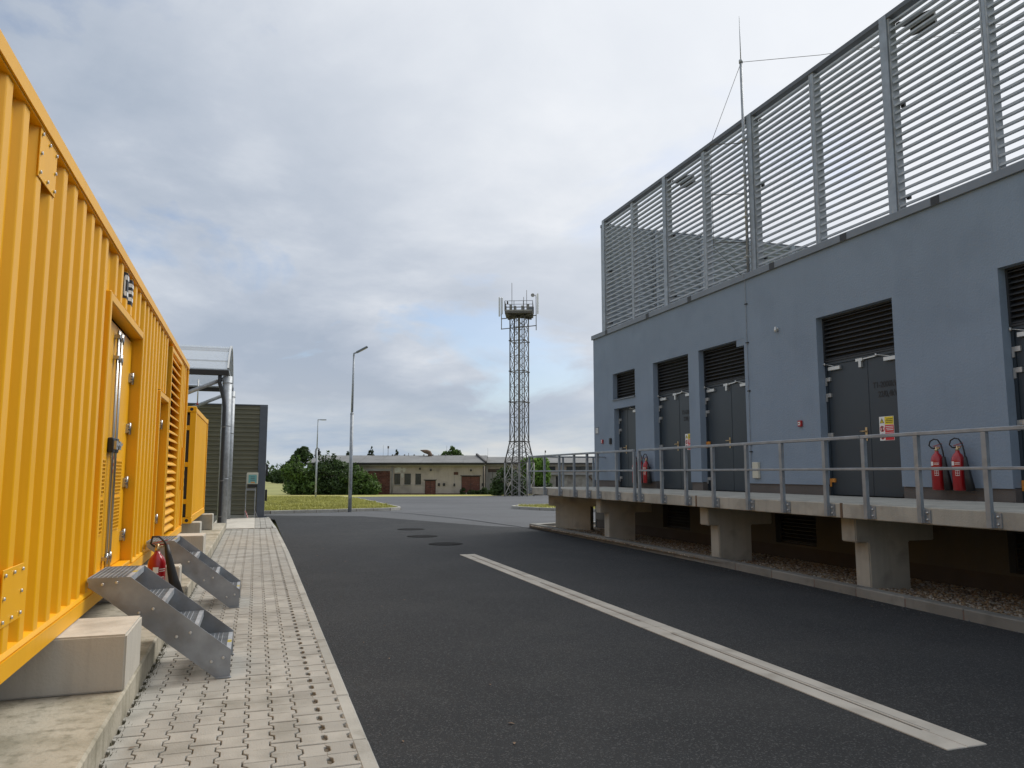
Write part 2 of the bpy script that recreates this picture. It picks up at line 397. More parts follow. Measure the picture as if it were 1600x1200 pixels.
def kerb_line(name, pts, w, h, stone_len, m, off=0.0, z0=-.15):
    """a kerb: mortar body with separate kerb stones as parts; pts run along its centre line"""
    root = MB()
    for (x0, y0), (x1, y1) in zip(pts, pts[1:]):
        root.bar((x0, y0, gz(x0, y0) + off + (h + z0) / 2 - .012), (x1, y1, gz(x1, y1) + off + (h + z0) / 2 - .012), w - .012, h - z0 - .024)
    k = struct(name, root, M['mortar'])
    # walk the polyline in equal stones
    seg = [(Vector((*a, 0)), Vector((*b, 0))) for a, b in zip(pts, pts[1:])]
    for a, b in seg:
        n = max(1, round((b - a).length / stone_len))
        for i in range(n):
            p, q = a.lerp(b, i / n), a.lerp(b, (i + 1) / n); d = (q - p).normalized() * .004
            p, q = p + d, q - d; j = rnd.uniform(-.003, .003)
            p.z = gz(p.x, p.y) + off + (h + z0) / 2 + j; q.z = gz(q.x, q.y) + off + (h + z0) / 2 + j
            part('kerb_stone', MB().bar(p, q, w, h - z0), m, k, bevel=.012)
    return k
kerb_line('kerb', [(.665, 2.0), (.665, 17), (.60, 24.3), (.47, 30.2)], .10, .022, 1.0, M['kerbstone'])
kerb_line('kerb', [(7.62, 3.0), (7.68, 6.0), (7.86, 9.5), (7.975, 12.6), (8.03, 17), (8.05, 21.6), (8.02, 22.35)], .17, .125, 1.0, M['shaded_kerb'])
kerb_line('kerb', [(8.02, 22.38), (9.0, 22.75), (11.6, 22.9), (19, 23)], .15, .105, 1.0, M['kerbstone'])
kerb_line('kerb', [(-3, 33.4), (.6, 34.02), (3.5, 35.37), (6.05, 36.82), (6.68, 37.65), (6.88, 38.9), (7.62, 52), (8.53, 68.8), (8.22, 76), (7.66, 82.2)], .14, .13, 1.0, M['kerbstone'])
kerb_line('kerb', [(30, 42.1), (17.0, 42.75), (13.95, 40.75), (12.76, 38.5), (12.65, 36.9), (13.0, 34.95), (14.55, 31.8), (24, 27.4)], .14, .13, 1.0, M['kerbstone'])

# ------------------------------------------------------------------ paved path with bone-shaped concrete pavers
PATH_X0, PITCH_X, LEN_Y, NCOL, PTOP = -.775, .1545, .2, 9, .02
pbase = MB().add([(-.80, 1.8, .004), (.63, 1.8, .004), (.63, 17, .004), (.57, 24.3, .004), (-.80, 24.3, .004)], [(0, 1, 2, 3, 4)])
pavement = struct('pavement', pbase, M['grit'])
def paver_mb(chamfer=.004, g=.0042):
    hw, a, hl = PITCH_X / 2, .0135, LEN_Y / 2
    side = [(hw + a, -hl), (hw + a, -.064), (hw - a, -.038), (hw - a, .038), (hw + a, .064), (hw + a, hl)]
    out = [(x - g, y - math.copysign(g if abs(abs(y) - hl) < 1e-6 else 0, y)) for x, y in side]
    out += [(-x, y) for x, y in reversed(out)]
    inn = [(x - math.copysign(chamfer, x), y - math.copysign(chamfer if abs(abs(y) - (hl - g)) < 1e-6 else 0, y)) for x, y in out]
    n = len(out); mb = MB()
    vs = [(x, y, -.05) for x, y in out] + [(x, y, -.004) for x, y in out] + [(x, y, 0) for x, y in inn]
    fs = [tuple(range(2 * n, 3 * n))] + [(k * n + i, k * n + (i + 1) % n, (k + 1) * n + (i + 1) % n, (k + 1) * n + i) for k in (0, 1) for i in range(n)]
    return mb.add(vs, fs)
pav_me = paver_mb().mesh('paver')
rows = [2.0 + LEN_Y * i for i in range(112)]
field = MB(); npav = 0
for ri, y in enumerate(rows):
    for c in range(NCOL):
        sh = .1 if (c % 2 == 1 and c < 8) else 0.0
        if c >= 7: sh = 0.1
        yy = y + sh; x = PATH_X0 + PITCH_X * (c + .5)
        if yy > 24.2: continue
        z = PTOP + rnd.uniform(-.0025, .0025)
        if 4.25 < yy < 10.9 and npav < 300:
            o = lpart('paver', pav_me, M['paver'], pavement, (x, yy, z), (rnd.uniform(-.006, .006), rnd.uniform(-.006, .006), rnd.uniform(-.006, .006))); npav += 1
        else:
            b = paver_mb(); b.xf(Matrix.Translation((x, yy, z)) @ Matrix.Rotation(rnd.uniform(-.005, .005), 4, 'X') @ Matrix.Rotation(rnd.uniform(-.005, .005), 4, 'Y')); field.add(b.v, b.f)
part('paver', field, M['paver'], pavement, kind='stuff')
# concrete apron and plain long pavers further along, in front of the olive wall
struct('apron', MB().box(-1.25, .02, 24.34, 29.9, -.1, .035), M['pale_concrete'], bevel=.01)
ap = struct('pavement', MB().box(.02, .56, 24.34, 29.9, -.1, .004), M['grit'])
for i in range(3):
    for j in range(14):
        part('paver', MB().box(.03 + i * .165, .03 + i * .165 + .155, 24.36 + j * .395, 24.36 + j * .395 + .385, -.05, .03), M['paver'], ap)

# foundation slab under the containers
slab = MB().box(-7.5, -.78, -2, 24.3, -.2, .2)
struct('foundation', slab, M['slab_concrete'], bevel=.015)

# slot drain set flush in the asphalt
drain = struct('slot_drain', MB().box(4.10, 4.18, 3.78, 15.42, -.2, -.03), M['black'])
for y0, y1 in ((3.76, 7.60), (7.61, 11.50), (11.51, 15.43)):
    part('channel_strip', MB().box(3.985, 4.123, y0, y1, -.12, .008), M['drain_concrete'], drain, bevel=.004)
    part('channel_strip', MB().box(4.146, 4.30, y0, y1, -.12, .008), M['drain_concrete'], drain, bevel=.004)
    for e in (y0 + .0, y1 - .33):
        part('slot_cap', MB().box(4.1235, 4.1455, e, e + .33, -.1, .004), M['drain_concrete'], drain)
    part('channel_lip', MB().box(4.165, 4.172, y0 + .3, y1 - .3, .0, .0105), M['fascia'], drain)
for (x, y), lab in zip(((4.4, 22.8), (4.2, 20.19), (4.27, 17.86)), ('farthest round manhole cover in the dark asphalt, out towards the pale yard', 'middle round manhole cover of three in a row on the asphalt', 'nearest round manhole cover, just beyond the end of the slot drain')):
    t = thing('manhole_cover', lab, 'manhole cover', (x, y, 0), 0, 'manhole covers in the road')
    part('frame_ring', MB().lathe([(.40, -.05), (.40, .006), (.34, .006)], (x, y, 0), 28), M['iron'], t)
    mb = MB().lathe([(.335, -.05), (.335, .009)], (x, y, 0), 28); part('lid', mb, M['iron'], t)

# ------------------------------------------------------------------ big corrugated generator container
CX, CB, CT = -1.27, .57, 3.68           # side plane, bottom, top
Y0C, Y1C, XB = 2.6, 15.55, -3.9
OUTF, RUN, DEP, PIT = .100, .038, .042, .304
gc = thing('generator_container', 'long yellow corrugated generator container with double doors, nearest on the left', 'container', (-2.6, 9, CB))
def corrug(y0, y1, z0, z1, x=CX - .012, first=None):
    """trapezoid ribs between y0 and y1, flats outward, with softly rounded bends"""
    prof = []; y = first if first is not None else y0 + .01
    prof.append((y0, x - DEP))
    while y + OUTF + 2 * RUN < y1 + .001:
        b = .006
        for dy, dx in ((0, -DEP), (RUN - b, -.006), (RUN, -.0015), (RUN + b, 0), (RUN + OUTF - b, 0), (RUN + OUTF, -.0015), (RUN + OUTF + b, -.006), (RUN * 2 + OUTF, -DEP)):
            prof.append((y + dy, x + dx))
        y += PIT
    prof.append((y1, x - DEP))
    n = len(prof); mb = MB()
    return mb.add([(px, py, z0) for py, px in prof] + [(px, py, z1) for py, px in prof], [(i, i + 1, n + i + 1, n + i) for i in range(n - 1)], False)
RIB0 = 4.47 - RUN - OUTF * .5
def fr(y0): return RIB0 + math.ceil((y0 - RIB0 + .005) / PIT) * PIT
for (a, b, c, d) in ((Y0C + .1, 7.07, CB + .13, CT - .11), (9.24, 11.06, CB + .13, CT - .11), (14.12, Y1C - .1, CB + .13, CT - .11),
                     (7.17, 9.15, 3.2, CT - .11), (11.12, 12.2, 2.76, CT - .11)):
    part('corrugated_panel', corrug(a, b, c, d, first=fr(a) if d - c > 1.5 else 7.324 if a < 8 else a + .03), M['yellow'], gc)
part('top_rail', MB().box(CX - .10, CX + .012, Y0C, Y1C, CT - .11, CT), M['yellow'], gc, bevel=.012, seg=2)
part('bottom_rail', MB().box(CX - .14, CX + .006, Y0C, Y1C, CB, CB + .128), M['yellow'], gc, bevel=.012, seg=2)
lip = MB().prism([(CX - .07, CB + .128), (CX + .004, CB + .128), (CX - .01, CB + .15), (CX - .07, CB + .165)], 'y', Y0C + .1, 7.07)
lip.prism([(CX - .07, CB + .128), (CX + .004, CB + .128), (CX - .01, CB + .15), (CX - .07, CB + .165)], 'y', 9.24, 11.06)
part('drip_ledge', lip, M['yellow'], gc)
part('roof', MB().box(XB, CX - .101, Y0C, Y1C, CT - .06, CT - .01), M['yellow'], gc)
part('floor_frame', MB().box(XB, CX - .141, Y0C, Y1C, CB + .01, CB + .12), M['dark_trim'], gc)
part('back_wall', MB().box(XB, XB + .04, Y0C, Y1C, CB + .12, CT - .06), M['yellow'], gc)
part('end_wall', MB().box(XB + .04, CX - .11, Y1C - .08, Y1C - .04, CB + .12, CT - .06), M['yellow'], gc)
part('end_wall', MB().box(XB + .04, CX - .11, Y0C + .04, Y0C + .08, CB + .12, CT - .06), M['yellow'], gc)
for y in (Y0C, Y1C - .1): part('corner_post', MB().box(CX - .12, CX + .008, y, y + .1, CB + .13, CT - .112), M['yellow'], gc, bevel=.01)
part('inner_wall', MB().box(CX - .2, CX - .16, Y0C + .1, Y1C - .1, CB + .13, CT - .12), M['dark_trim'], gc)
# door openings: frames
def frame(y0, y1, z0, z1, w=.08, x0=CX - .13, x1=CX + .008):
    mb = MB(); mb.box(x0, x1, y0 - w, y0, z0, z1 + w); mb.box(x0, x1, y1, y1 + w, z0, z1 + w); mb.box(x0, x1 - .002, y0, y1, z1, z1 + w); return mb
part('door_frame', frame(7.16, 9.16, CB + .13, 3.10), M['yellow'], gc, bevel=.008)
part('door_frame', frame(11.14, 12.18, CB + .13, 2.66), M['yellow'], gc, bevel=.008)
DX = CX - .10
def grille(x, y0, y1, z0, z1, ny, nz):
    mb = MB(); t = .012
    for i in range(ny + 1): y = y0 + (y1 - y0) * i / ny; mb.box(x, x + .008, y - t / 2, y + t / 2, z0, z1)
    for i in range(nz + 1): z = z0 + (z1 - z0) * i / nz; mb.box(x, x + .0085, y0, y1, z - t / 2, z + t / 2)
    return mb
def hinge(x, y, z, parent, s=1.0):
    mb = MB().box(x, x + .02 * s, y - .05 * s, y + .05 * s, z - .05 * s, z + .05 * s)
    mb.tube([(x + .025 * s, y + .045 * s, z - .065 * s), (x + .025 * s, y + .045 * s, z + .065 * s)], .018 * s, 8)
    for dz in (-.03, 0, .03): mb.box(x + .018 * s, x + .032 * s, y - .05 * s, y + .03 * s, z + dz * s - .008 * s, z + dz * s + .008 * s)
    part('hinge', mb, M['chrome'], parent)
zb, zt = CB + .17, 3.06
d1 = part('door', MB().box(DX - .04, DX, 7.17, 8.145, zb, zt), M['yellow'], gc, bevel=.006)
d2 = part('door', MB().box(DX - .04, DX, 8.155, 9.15, zb, zt), M['yellow'], gc, bevel=.006)
part('door_sill', MB().box(DX - .08, CX - .002, 7.17, 9.15, CB + .13, CB + .165), M['yellow'], gc, bevel=.005)
for dr, yc, y0, y1 in ((d1, 8.06, 7.27, 7.90), (d2, 8.24, 8.40, 8.84)):
    for i in (-1, 1):
        y = yc + i * .024
        part('lock_rod', MB().tube([(DX + .035, y, zb + .02), (DX + .035, y, zt - .06)], .0085, 10), M['chrome'], dr)
    for z in (zb + .12, zt - .32, zt - .12):
        mb = MB().box(DX, DX + .05, yc - .042, yc + .042, z - .016, z + .016); mb.tube([(DX + .036, yc, z - .05), (DX + .036, yc, z + .05)], .017, 10)
        part('rod_guide', mb, M['chrome'], dr)
    mb = MB().box(DX, DX + .05, yc - .075, yc + .075, 1.84, 1.98); part('latch_housing', mb, M['black'], dr, bevel=.008)
    mb = MB().box(DX + .05, DX + .075, yc - .05, yc + .05, 1.87, 1.95); mb.bar((DX + .07, yc, 1.9), (DX + .07, yc + .12, 1.93), .018); part('handle', mb, M['chrome'], dr)
    for z0, z1 in ((1.46, 1.77), (1.10, 1.41)):
        part('vent_backing', MB().box(DX, DX + .002, y0, y1, z0, z1), M['dark_trim'], dr)
        part('vent_grille', grille(DX + .002, y0, y1, z0, z1, 9, 9), M['yellow'], dr)
for z in (1.0, 1.55, 2.12, 2.66): hinge(DX, 9.08, z, d2, .95)
for z in (1.0, 1.55, 2.12, 2.66): hinge(DX, 7.23, z, d1, .95)
d3 = part('door', MB().box(DX - .04, DX, 11.15, 12.17, zb, 2.62), M['yellow'], gc, bevel=.006)
for z in (1.0, 2.34): hinge(DX, 12.08, z, d3, 1.0)
part('door_window', MB().box(DX, DX + .02, 11.5, 11.75, 1.75, 2.1), M['steel'], d3, bevel=.05)
part('lock_plate', MB().box(DX, DX + .04, 11.24, 11.42, 1.38, 1.52), M['black'], d3, bevel=.01)
part('door_notice', MB().box(DX, DX + .004, 11.27, 11.42, 1.56, 1.82), M['white'], d3)
part('emergency_button', MB().box(DX, DX + .05, 11.2, 11.34, 1.88, 2.02), M['red'], d3, bevel=.01)
for i, c in enumerate(('sign_red', 'white', 'sign_red', 'white', 'sign_red')):
    part('warning_sticker', MB().box(DX, DX + .003, 8.36, 8.52, 1.78 - i * .012 - i * .02, 1.80 - i * .012 - i * .02 + .011), M[c], d2)
# air inlet with fixed blades
part('louvre_frame', frame(12.42, 14.02, CB + .13, 3.46, .07), M['yellow'], gc, bevel=.006)
part('louvre_backing', MB().box(CX - .17, CX - .16, 12.42, 14.02, CB + .12, 3.46), M['black'], gc)
NB = 22
lv = MB().prism([(CX - .125, .085), (CX - .005, -.01), (CX - .005, -.028), (CX - .02, -.028), (CX - .13, .072)], 'y', 12.425, 14.015).mesh('louvre_slat')
for i in range(NB):
    o = link('louvre_slat', lv, M['yellow'], gc); o.matrix_basis = WORLD[gc.name].inverted() @ Matrix.Translation((0, 0, .80 + i * (3.40 - .80) / (NB - 1)))
# bolted cover plates over the ribs
for (y0, y1, z0, z1) in ((4.72, 5.10, 3.29, 3.57), (4.62, 5.0, .86, 1.155)):
    p = part('cover_plate', MB().box(CX - .011, CX - .004, y0, y1, z0, z1), M['yellow'], gc, bevel=.002)
    for i in range(3):
        for j in range(3):
            if i == 1 and j == 1: continue
            y, z = y0 + .03 + (y1 - y0 - .06) * i / 2, z0 + .03 + (z1 - z0 - .06) * j / 2
            part('bolt', MB().tube([(CX - .004, y, z), (CX + .006, y, z)], .010, 6), M['bright_steel'], p)
part('eyelet_strip', MB().box(CX - .012, CX + .02, 14.9, 14.94, 1.35, 2.1), M['yellow'], gc)
for i in range(4): part('container_code', MB().box(CX + .0085, CX + .0095, Y1C - .075, Y1C - .03, 1.75 - i * .14, 1.83 - i * .14), M['black'], gc)
# black badge with white letters, following two ribs above the door
def badge(yr, ch, size, z, yoff, z0, z1):
    """yr = start of a rib's near flank; panels lie on the flank and on the outer flat"""
    a = Vector((CX - .012 - DEP, yr)); b = Vector((CX - .012, yr + RUN)); d = (b - a).normalized(); nrm = Vector((d.y, -d.x)); e = .002
    def quad(p, q, z0_, z1_, off):
        p = p + nrm * off; q = q + nrm * off
        return MB().add([(p.x, p.y, z0_), (q.x, q.y, z0_), (q.x, q.y, z1_), (p.x, p.y, z1_)], [(0, 1, 2, 3)])
    mb = quad(a, b, z0, z1, e); mb.box(CX - .0135, CX - .0095, yr + RUN + .006, yr + RUN + OUTF - .006, z0, z1)
    bd = part('badge_plate', mb, M['black'], gc)
    ln = (b - a).length; lt = MB()
    def seg(u0, u1, v0, v1):
        p, q = a.lerp(b, u0) + nrm * (e + .002), a.lerp(b, u1) + nrm * (e + .002); zz = lambda v: z0 + (z1 - z0) * v
        lt.add([(p.x, p.y, zz(v0)), (q.x, q.y, zz(v0)), (q.x, q.y, zz(v1)), (p.x, p.y, zz(v1))], [(0, 1, 2, 3)])
    if ch == 'C':
        seg(.46, .72, .18, .82); seg(.6, 1.0, .10, .28); seg(.6, 1.0, .72, .90); seg(.52, .66, .13, .87)
        lt.box(CX - .0095, CX - .007, yr + RUN + .006, yr + RUN + OUTF - .008, z0 + (z1 - z0) * .1, z0 + (z1 - z0) * .28)
        lt.box(CX - .0095, CX - .007, yr + RUN + .006, yr + RUN + OUTF - .008, z0 + (z1 - z0) * .72, z0 + (z1 - z0) * .9)
    else:
        seg(.0, .34, .15, .85); seg(.0, 1.0, .15, .30); seg(.0, 1.0, .43, .57); seg(.0, 1.0, .70, .85)
        for v in (.15, .43, .70): lt.box(CX - .0095, CX - .007, yr + RUN + .006, yr + RUN + OUTF - .008, z0 + (z1 - z0) * v, z0 + (z1 - z0) * (v + .15))
    part('badge_letter', lt, M['white'], bd)
gc.matrix_basis = Matrix.Translation((CX, 15.55, 0)) @ Matrix.Rotation(.0063, 4, 'Z') @ Matrix.Translation((-CX, -15.55, 0)) @ gc.matrix_basis   # the near end stands a little closer to the road
yr0 = 7.02
badge(yr0 + 3 * PIT, 'C', 1, 0, 0, 3.30, 3.55); badge(yr0 + 4 * PIT, 'E', 1, 0, 0, 3.30, 3.55)

# ------------------------------------------------------------------ smaller container behind it
sc = thing('shipping_container', 'smaller yellow container with door gaskets, behind the long corrugated one', 'container', (-2.4, 20, .6))
SY0, SY1, SB, ST = 17.75, 22.1, .60, 3.06
part('side_wall', MB().box(CX - .06, CX - .02, SY0 + .14, SY1 - .1, SB + .15, ST - .12), M['yellow'], sc)
for i in range(12):
    y = SY0 + .3 + i * .325
    part('side_rib', MB().prism([(CX - .02, y), (CX - .004, y + .03), (CX - .004, y + .1), (CX - .02, y + .13)], 'z', SB + .16, ST - .13), M['yellow'], sc)
part('top_rail', MB().box(CX - .1, CX + .004, SY0 + .14, SY1 - .14, ST - .12, ST), M['yellow'], sc, bevel=.01)
part('bottom_rail', MB().box(CX - .1, CX + .004, SY0 + .14, SY1 - .14, SB, SB + .15), M['yellow'], sc, bevel=.01)
part('roof', MB().box(-3.7, CX - .1, SY0 + .06, SY1 - .06, ST - .06, ST - .02), M['yellow'], sc)
part('back_wall', MB().box(-3.7, -3.66, SY0 + .06, SY1 - .06, SB, ST - .06), M['yellow'], sc)
part('floor_frame', MB().box(-3.66, CX - .1, SY0 + .1, SY1 - .06, SB + .02, SB + .15), M['dark_trim'], sc)
part('end_wall', MB().box(-3.66, CX - .1, SY1 - .1, SY1 - .06, SB + .15, ST - .06), M['yellow'], sc)
for y in (SY0, SY1 - .14):
    part('corner_post', MB().box(CX - .11, CX + .008, y, y + .14, SB + .12, ST - .12), M['yellow'], sc, bevel=.008)
    for z in (SB - .01, ST - .118):
        p = part('corner_casting', MB().box(CX - .17, CX + .012, y - .006, y + .146, z, z + .128), M['yellow'], sc, bevel=.012)
        if y == SY0: part('casting_hole', MB().tube([(CX - .085, y - .008, z + .064), (CX - .085, y - .004, z + .064)], .035, 12), M['black'], p)
part('door_header', MB().box(-3.66, CX - .17, SY0, SY0 + .1, ST - .13, ST - .01), M['yellow'], sc)
part('door_sill', MB().box(-3.66, CX - .17, SY0, SY0 + .1, SB, SB + .12), M['yellow'], sc)
for x0, x1 in ((-2.36, CX - .19), (-3.6, -2.38)):
    dd = part('door', MB().box(x0, x1, SY0 + .05, SY0 + .09, SB + .17, ST - .18), M['yellow'], sc, bevel=.006)
    part('gasket', MB().box(x1, x1 + .07, SY0 + .055, SY0 + .085, SB + .13, ST - .14), M['rubber'], dd)
    for z in (SB + .45, 1.83, ST - .45): part('hinge', MB().box(x1 - .06, x1 + .13, SY0 + .02, SY0 + .052, z - .05, z + .05), M['yellow'], dd)
    for x in (x0 + .3, x1 - .3): part('lock_rod', MB().tube([(x, SY0 + .02, SB + .1), (x, SY0 + .02, ST - .08)], .017, 8), M['bright_steel'], dd)
part('gasket', MB().box(-3.6, CX - .12, SY0 + .055, SY0 + .085, ST - .17, ST - .135), M['rubber'], sc)
part('code_plate', MB().box(CX - .4, CX - .34, SY0 + .045, SY0 + .049, 1.66, 1.84), M['black'], sc)

# ------------------------------------------------------------------ concrete support blocks on the foundation
for (x0, x1, y0, y1, z1, lab, m) in (
        (-4.2, -.785, 5.88, 6.62, .572, 'largest pale concrete support block, nearest, under the corrugated container', 'pale_concrete'),
        (-4.2, -.80, 9.86, 10.17, .572, 'concrete support block showing between the two metal stairs', 'pale_concrete'),
        (-4.2, -.82, 14.52, 15.2, .572, 'long low concrete support block at the far end of the corrugated container', 'pale_concrete'),
        (-4.2, -1.10, 18.0, 18.6, .592, 'pale grey support block under the near end of the smaller container', 'concrete'),
        (-4.2, -1.02, 21.45, 22.05, .592, 'shaded support block under the far end of the smaller container', 'concrete')):
    one('support_block', MB().box(x0, x1, y0, y1, .202, z1), M[m], lab, 'concrete block', 'concrete blocks carrying the containers', bevel=.012, seg=2)

# ------------------------------------------------------------------ galvanised stairs
def stair(ys, width, label):
    t = thing('metal_stair', label, 'stair', (-.2, ys, .02), 0, 'metal stairs to the container doors')
    poly = [(-1.20, .84), (-.905, .84), (-.14, .235), (-.14, .022), (-.25, .022), (-1.11, .705), (-1.20, .77)]
    for y in (ys, ys + width - .006):
        s = part('stringer', MB().prism(poly, 'y', y, y + .006), M['stair_steel'], t)
        near = y == ys
        for (x, z) in ((-1.10, .79), (-1.0, .80), (-.83, .56), (-.73, .585), (-.55, .36), (-.45, .385), (-.285, .15), (-.195, .175)):
            yy = y - .001 if near else y + .007
            part('bolt', MB().lathe([(.013, 0), (.013, .004), (.008, .010)], (0, 0, 0), 8).xf(Matrix.Translation((x, yy, z)) @ Matrix.Rotation(R(90 if near else -90), 4, 'X')), M['bright_steel'], s)
        part('foot_plate', MB().box(-.25, -.13, y - .03 if near else y + .006, y if near else y + .036, .021, .028), M['stair_steel'], s)
    yi0, yi1 = ys + .0065, ys + width - .0065
    for k, (x1, z, dp) in enumerate(((-.905, .838, .305), (-.652, .633, .285), (-.398, .428, .285), (-.145, .225, .285))):
        fm = MB(); x0 = x1 - dp
        fm.box(x1 - .035, x1, yi0, yi1, z - .05, z); fm.box(x0, x0 + .005, yi0, yi1, z - .03, z - .001)
        fm.box(x0 + .005, x1 - .035, yi0, yi0 + .004, z - .03, z - .001); fm.box(x0 + .005, x1 - .035, yi1 - .004, yi1, z - .03, z - .001)
        nb = int((dp - .05) / .034)
        for i in range(nb): xx = x0 + .03 + i * .034; fm.box(xx, xx + .004, yi0 + .004, yi1 - .004, z - .03, z - .001)
        ncr = 24
        for i in range(1, ncr): yy = yi0 + (yi1 - yi0) * i / ncr; fm.box(x0 + .005, x1 - .035, yy - .0025, yy + .0025, z - .012, z - .003)
        tr = part('grating_tread' if k else 'grating_landing', fm, M['steel'], t)
        if k in (0, 3):
            ym = (yi0 + yi1) / 2
            for j, c in enumerate(('sign_yellow', 'black', 'sign_yellow', 'black', 'sign_yellow')):
                part('hazard_mark', MB().box(x1 - .034, x1 - .001, ym - .05 + j * .018, ym - .034 + j * .018, z, z + .0015), M[c], tr)
    return t
stair(6.80, .80, 'nearest galvanised steel stair with grating treads, beside the large concrete block')
stair(10.2, .80, 'farther galvanised steel stair, beyond the fire extinguisher')

# ------------------------------------------------------------------ fire extinguishers
def extinguisher(loc, rotz, label, group=None, clipped=False):
    """carbon dioxide extinguisher hung on a wall; local +x points away from the wall, z=0 is its base"""
    t = thing('fire_extinguisher', label, 'fire extinguisher', loc, rotz, group)
    def P(name, mb, m, **k): return lpart(name, mb.mesh(name, **k), m, t)
    b = P('cylinder', MB().lathe([(.07, 0), (.088, .014), (.088, .45), (.083, .485), (.062, .53), (.034, .56), (.026, .59)], (0, 0, 0), 22), M['red'])
    P('valve', MB().lathe([(.026, .59), (.026, .62), (.018, .63), (.018, .66)], (0, 0, 0), 12).tube([(0, 0, .635), (0, .06, .635)], .014, 8), M['brass'])
    mb = MB().bar((-.005, -.06, .665), (.0, .10, .70), .022, .008); mb.bar((0, -.03, .655), (.0, .11, .655), .022, .008); P('lever', mb, M['red'])
    hose = [Vector((0, -.03, .635)), Vector((.01, -.08, .64)), Vector((.02, -.115, .68)), Vector((.02, -.09, .745)), Vector((.02, -.02, .775)), Vector((.02, .05, .76)), Vector((.02, .105, .68)), Vector((.02, .13, .58)), Vector((.015, .14, .48))]
    hpts = [(.015, .14, .50), (.015, .145, .40), (.01, .165, .20), (.005, .19, .0)]
    if clipped:
        hose = [Vector((0, -.03, .635)), Vector((.02, -.07, .67)), Vector((.04, -.06, .74)), Vector((.06, .0, .74)), Vector((.08, .05, .69)), Vector((.09, .075, .63))]
        hpts = [(.09, .07, .66), (.10, .09, .55), (.11, .15, .30), (.12, .23, .04)]
    P('hose', MB().tube(hose, .011, 8), M['rubber'])
    P('horn', MB().tube(hpts, [.022, .032, .05, .064], 14), M['black'])
    lab = lambda y0, y1, z0, z1, m, nm: P(nm, MB().add([(.0892 * math.cos(a), .0892 * math.sin(a), z) for z in (z0, z1) for a in [y0 + (y1 - y0) * i / 6 for i in range(7)]], [(i, i + 1, 8 + i, 7 + i) for i in range(6)]), m)
    lab(-.55, .05, .37, .43, M['white'], 'label_plate'); lab(.15, .95, .405, .413, M['white'], 'label_line'); lab(.15, .95, .385, .392, M['white'], 'label_line')
    for i in range(4):
        lab(.2, .85, .22 + i * .035, .226 + i * .035, M['white'], 'label_line')
    lab(.2, .24, .22, .33, M['white'], 'label_line'); lab(.52, .56, .22, .33, M['white'], 'label_line'); lab(.81, .85, .22, .33, M['white'], 'label_line')
    P('wall_bracket', MB().box(-.10, -.06, -.04, .04, .40, .44), M['black'])
    return t
e0 = extinguisher((-.95, 8.95, .25), R(-75), 'red fire extinguisher with black horn standing behind the near stair by the yellow container', None, True)

# ------------------------------------------------------------------ transformer building on the right
WX, WD = 10.0, .20                                   # face of the plaster, reveal depth
BY0, BY1, BX1, BZ1 = -3.0, 22.05, 19.0, 5.86
DECK = 1.24
tb = thing('transformer_building', 'blue-grey rendered transformer building with anthracite steel doors', 'building', (14, 10, 0))
def wall_face(xf, xb, ys, zs, openings):
    """front sheet with true openings and reveals"""
    ys = sorted(set(ys + [v for o in openings for v in o[:2]])); zs = sorted(set(zs + [v for o in openings for v in o[2:4]]))
    solid = {}
    for i in range(len(ys) - 1):
        for j in range(len(zs) - 1):
            cy, cz = (ys[i] + ys[i + 1]) / 2, (zs[j] + zs[j + 1]) / 2
            solid[i, j] = not any(o[0] < cy < o[1] and o[2] < cz < o[3] for o in openings)
    mb = MB()
    for (i, j), s in solid.items():
        y0, y1, z0, z1 = ys[i], ys[i + 1], zs[j], zs[j + 1]
        if s:
            mb.add([(xf, y0, z0), (xf, y0, z1), (xf, y1, z1), (xf, y1, z0)], [(0, 1, 2, 3)])
            for di, dj, e in ((-1, 0, ((y0, z0), (y0, z1))), (1, 0, ((y1, z0), (y1, z1))), (0, -1, ((y0, z0), (y1, z0))), (0, 1, ((y0, z1), (y1, z1)))):
                if not solid.get((i + di, j + dj), False):
                    (a, b), (c, d) = e
                    mb.add([(xf, a, b), (xb, a, b), (xb, c, d), (xf, c, d)], [(0, 1, 2, 3)])
    return mb
DOORS = [(19.27, 20.62, 3.53, 'single'), (16.44, 18.22, 4.57, 'double'), (14.14, 15.97, 4.57, 'double'), (10.0, 11.85, 4.57, 'double'), (6.2, 8.05, 4.57, 'double'), (2.3, 4.1, 4.57, 'double')]
ops = [(a, b, DECK - .02, c) for a, b, c, k in DOORS] + [(19.27, 20.68, 3.80, 4.57)]
part('wall', wall_face(WX, WX + WD, [BY0, BY1], [1.44, BZ1], [(a, b, max(c, 1.43), d) for a, b, c, d in ops]), M['plaster'], tb)
body = MB(); body.add([(WX, BY1, -.3), (BX1, BY1, -.3), (BX1, BY1, BZ1), (WX, BY1, BZ1)], [(0, 1, 2, 3)])
body.add([(WX, BY0, -.3), (BX1, BY0, -.3), (BX1, BY0, BZ1), (WX, BY0, BZ1)], [(0, 1, 2, 3)]); body.add([(BX1, BY0, -.3), (BX1, BY1, -.3), (BX1, BY1, BZ1), (BX1, BY0, BZ1)], [(0, 1, 2, 3)])
part('wall', body, M['plaster'], tb)
edges = [BY0] + [v for o in sorted(DOORS) for v in o[:2]] + [BY1 - .03]
for a, b in zip(edges[::2], edges[1::2]): part('plinth', MB().box(WX + .03, WX + WD + .02, a, b, DECK - .02, 1.44), M['plinth'], tb)
LOW = [(16.55, 17.85, .27, .95), (12.1, 13.3, .27, .95), (7.0, 8.2, .27, .95)]
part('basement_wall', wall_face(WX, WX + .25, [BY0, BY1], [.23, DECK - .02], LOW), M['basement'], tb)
part('basement_plinth', MB().box(WX + .03, WX + .2, BY0, BY1 - .03, -.4, .23), M['dark_plinth'], tb)
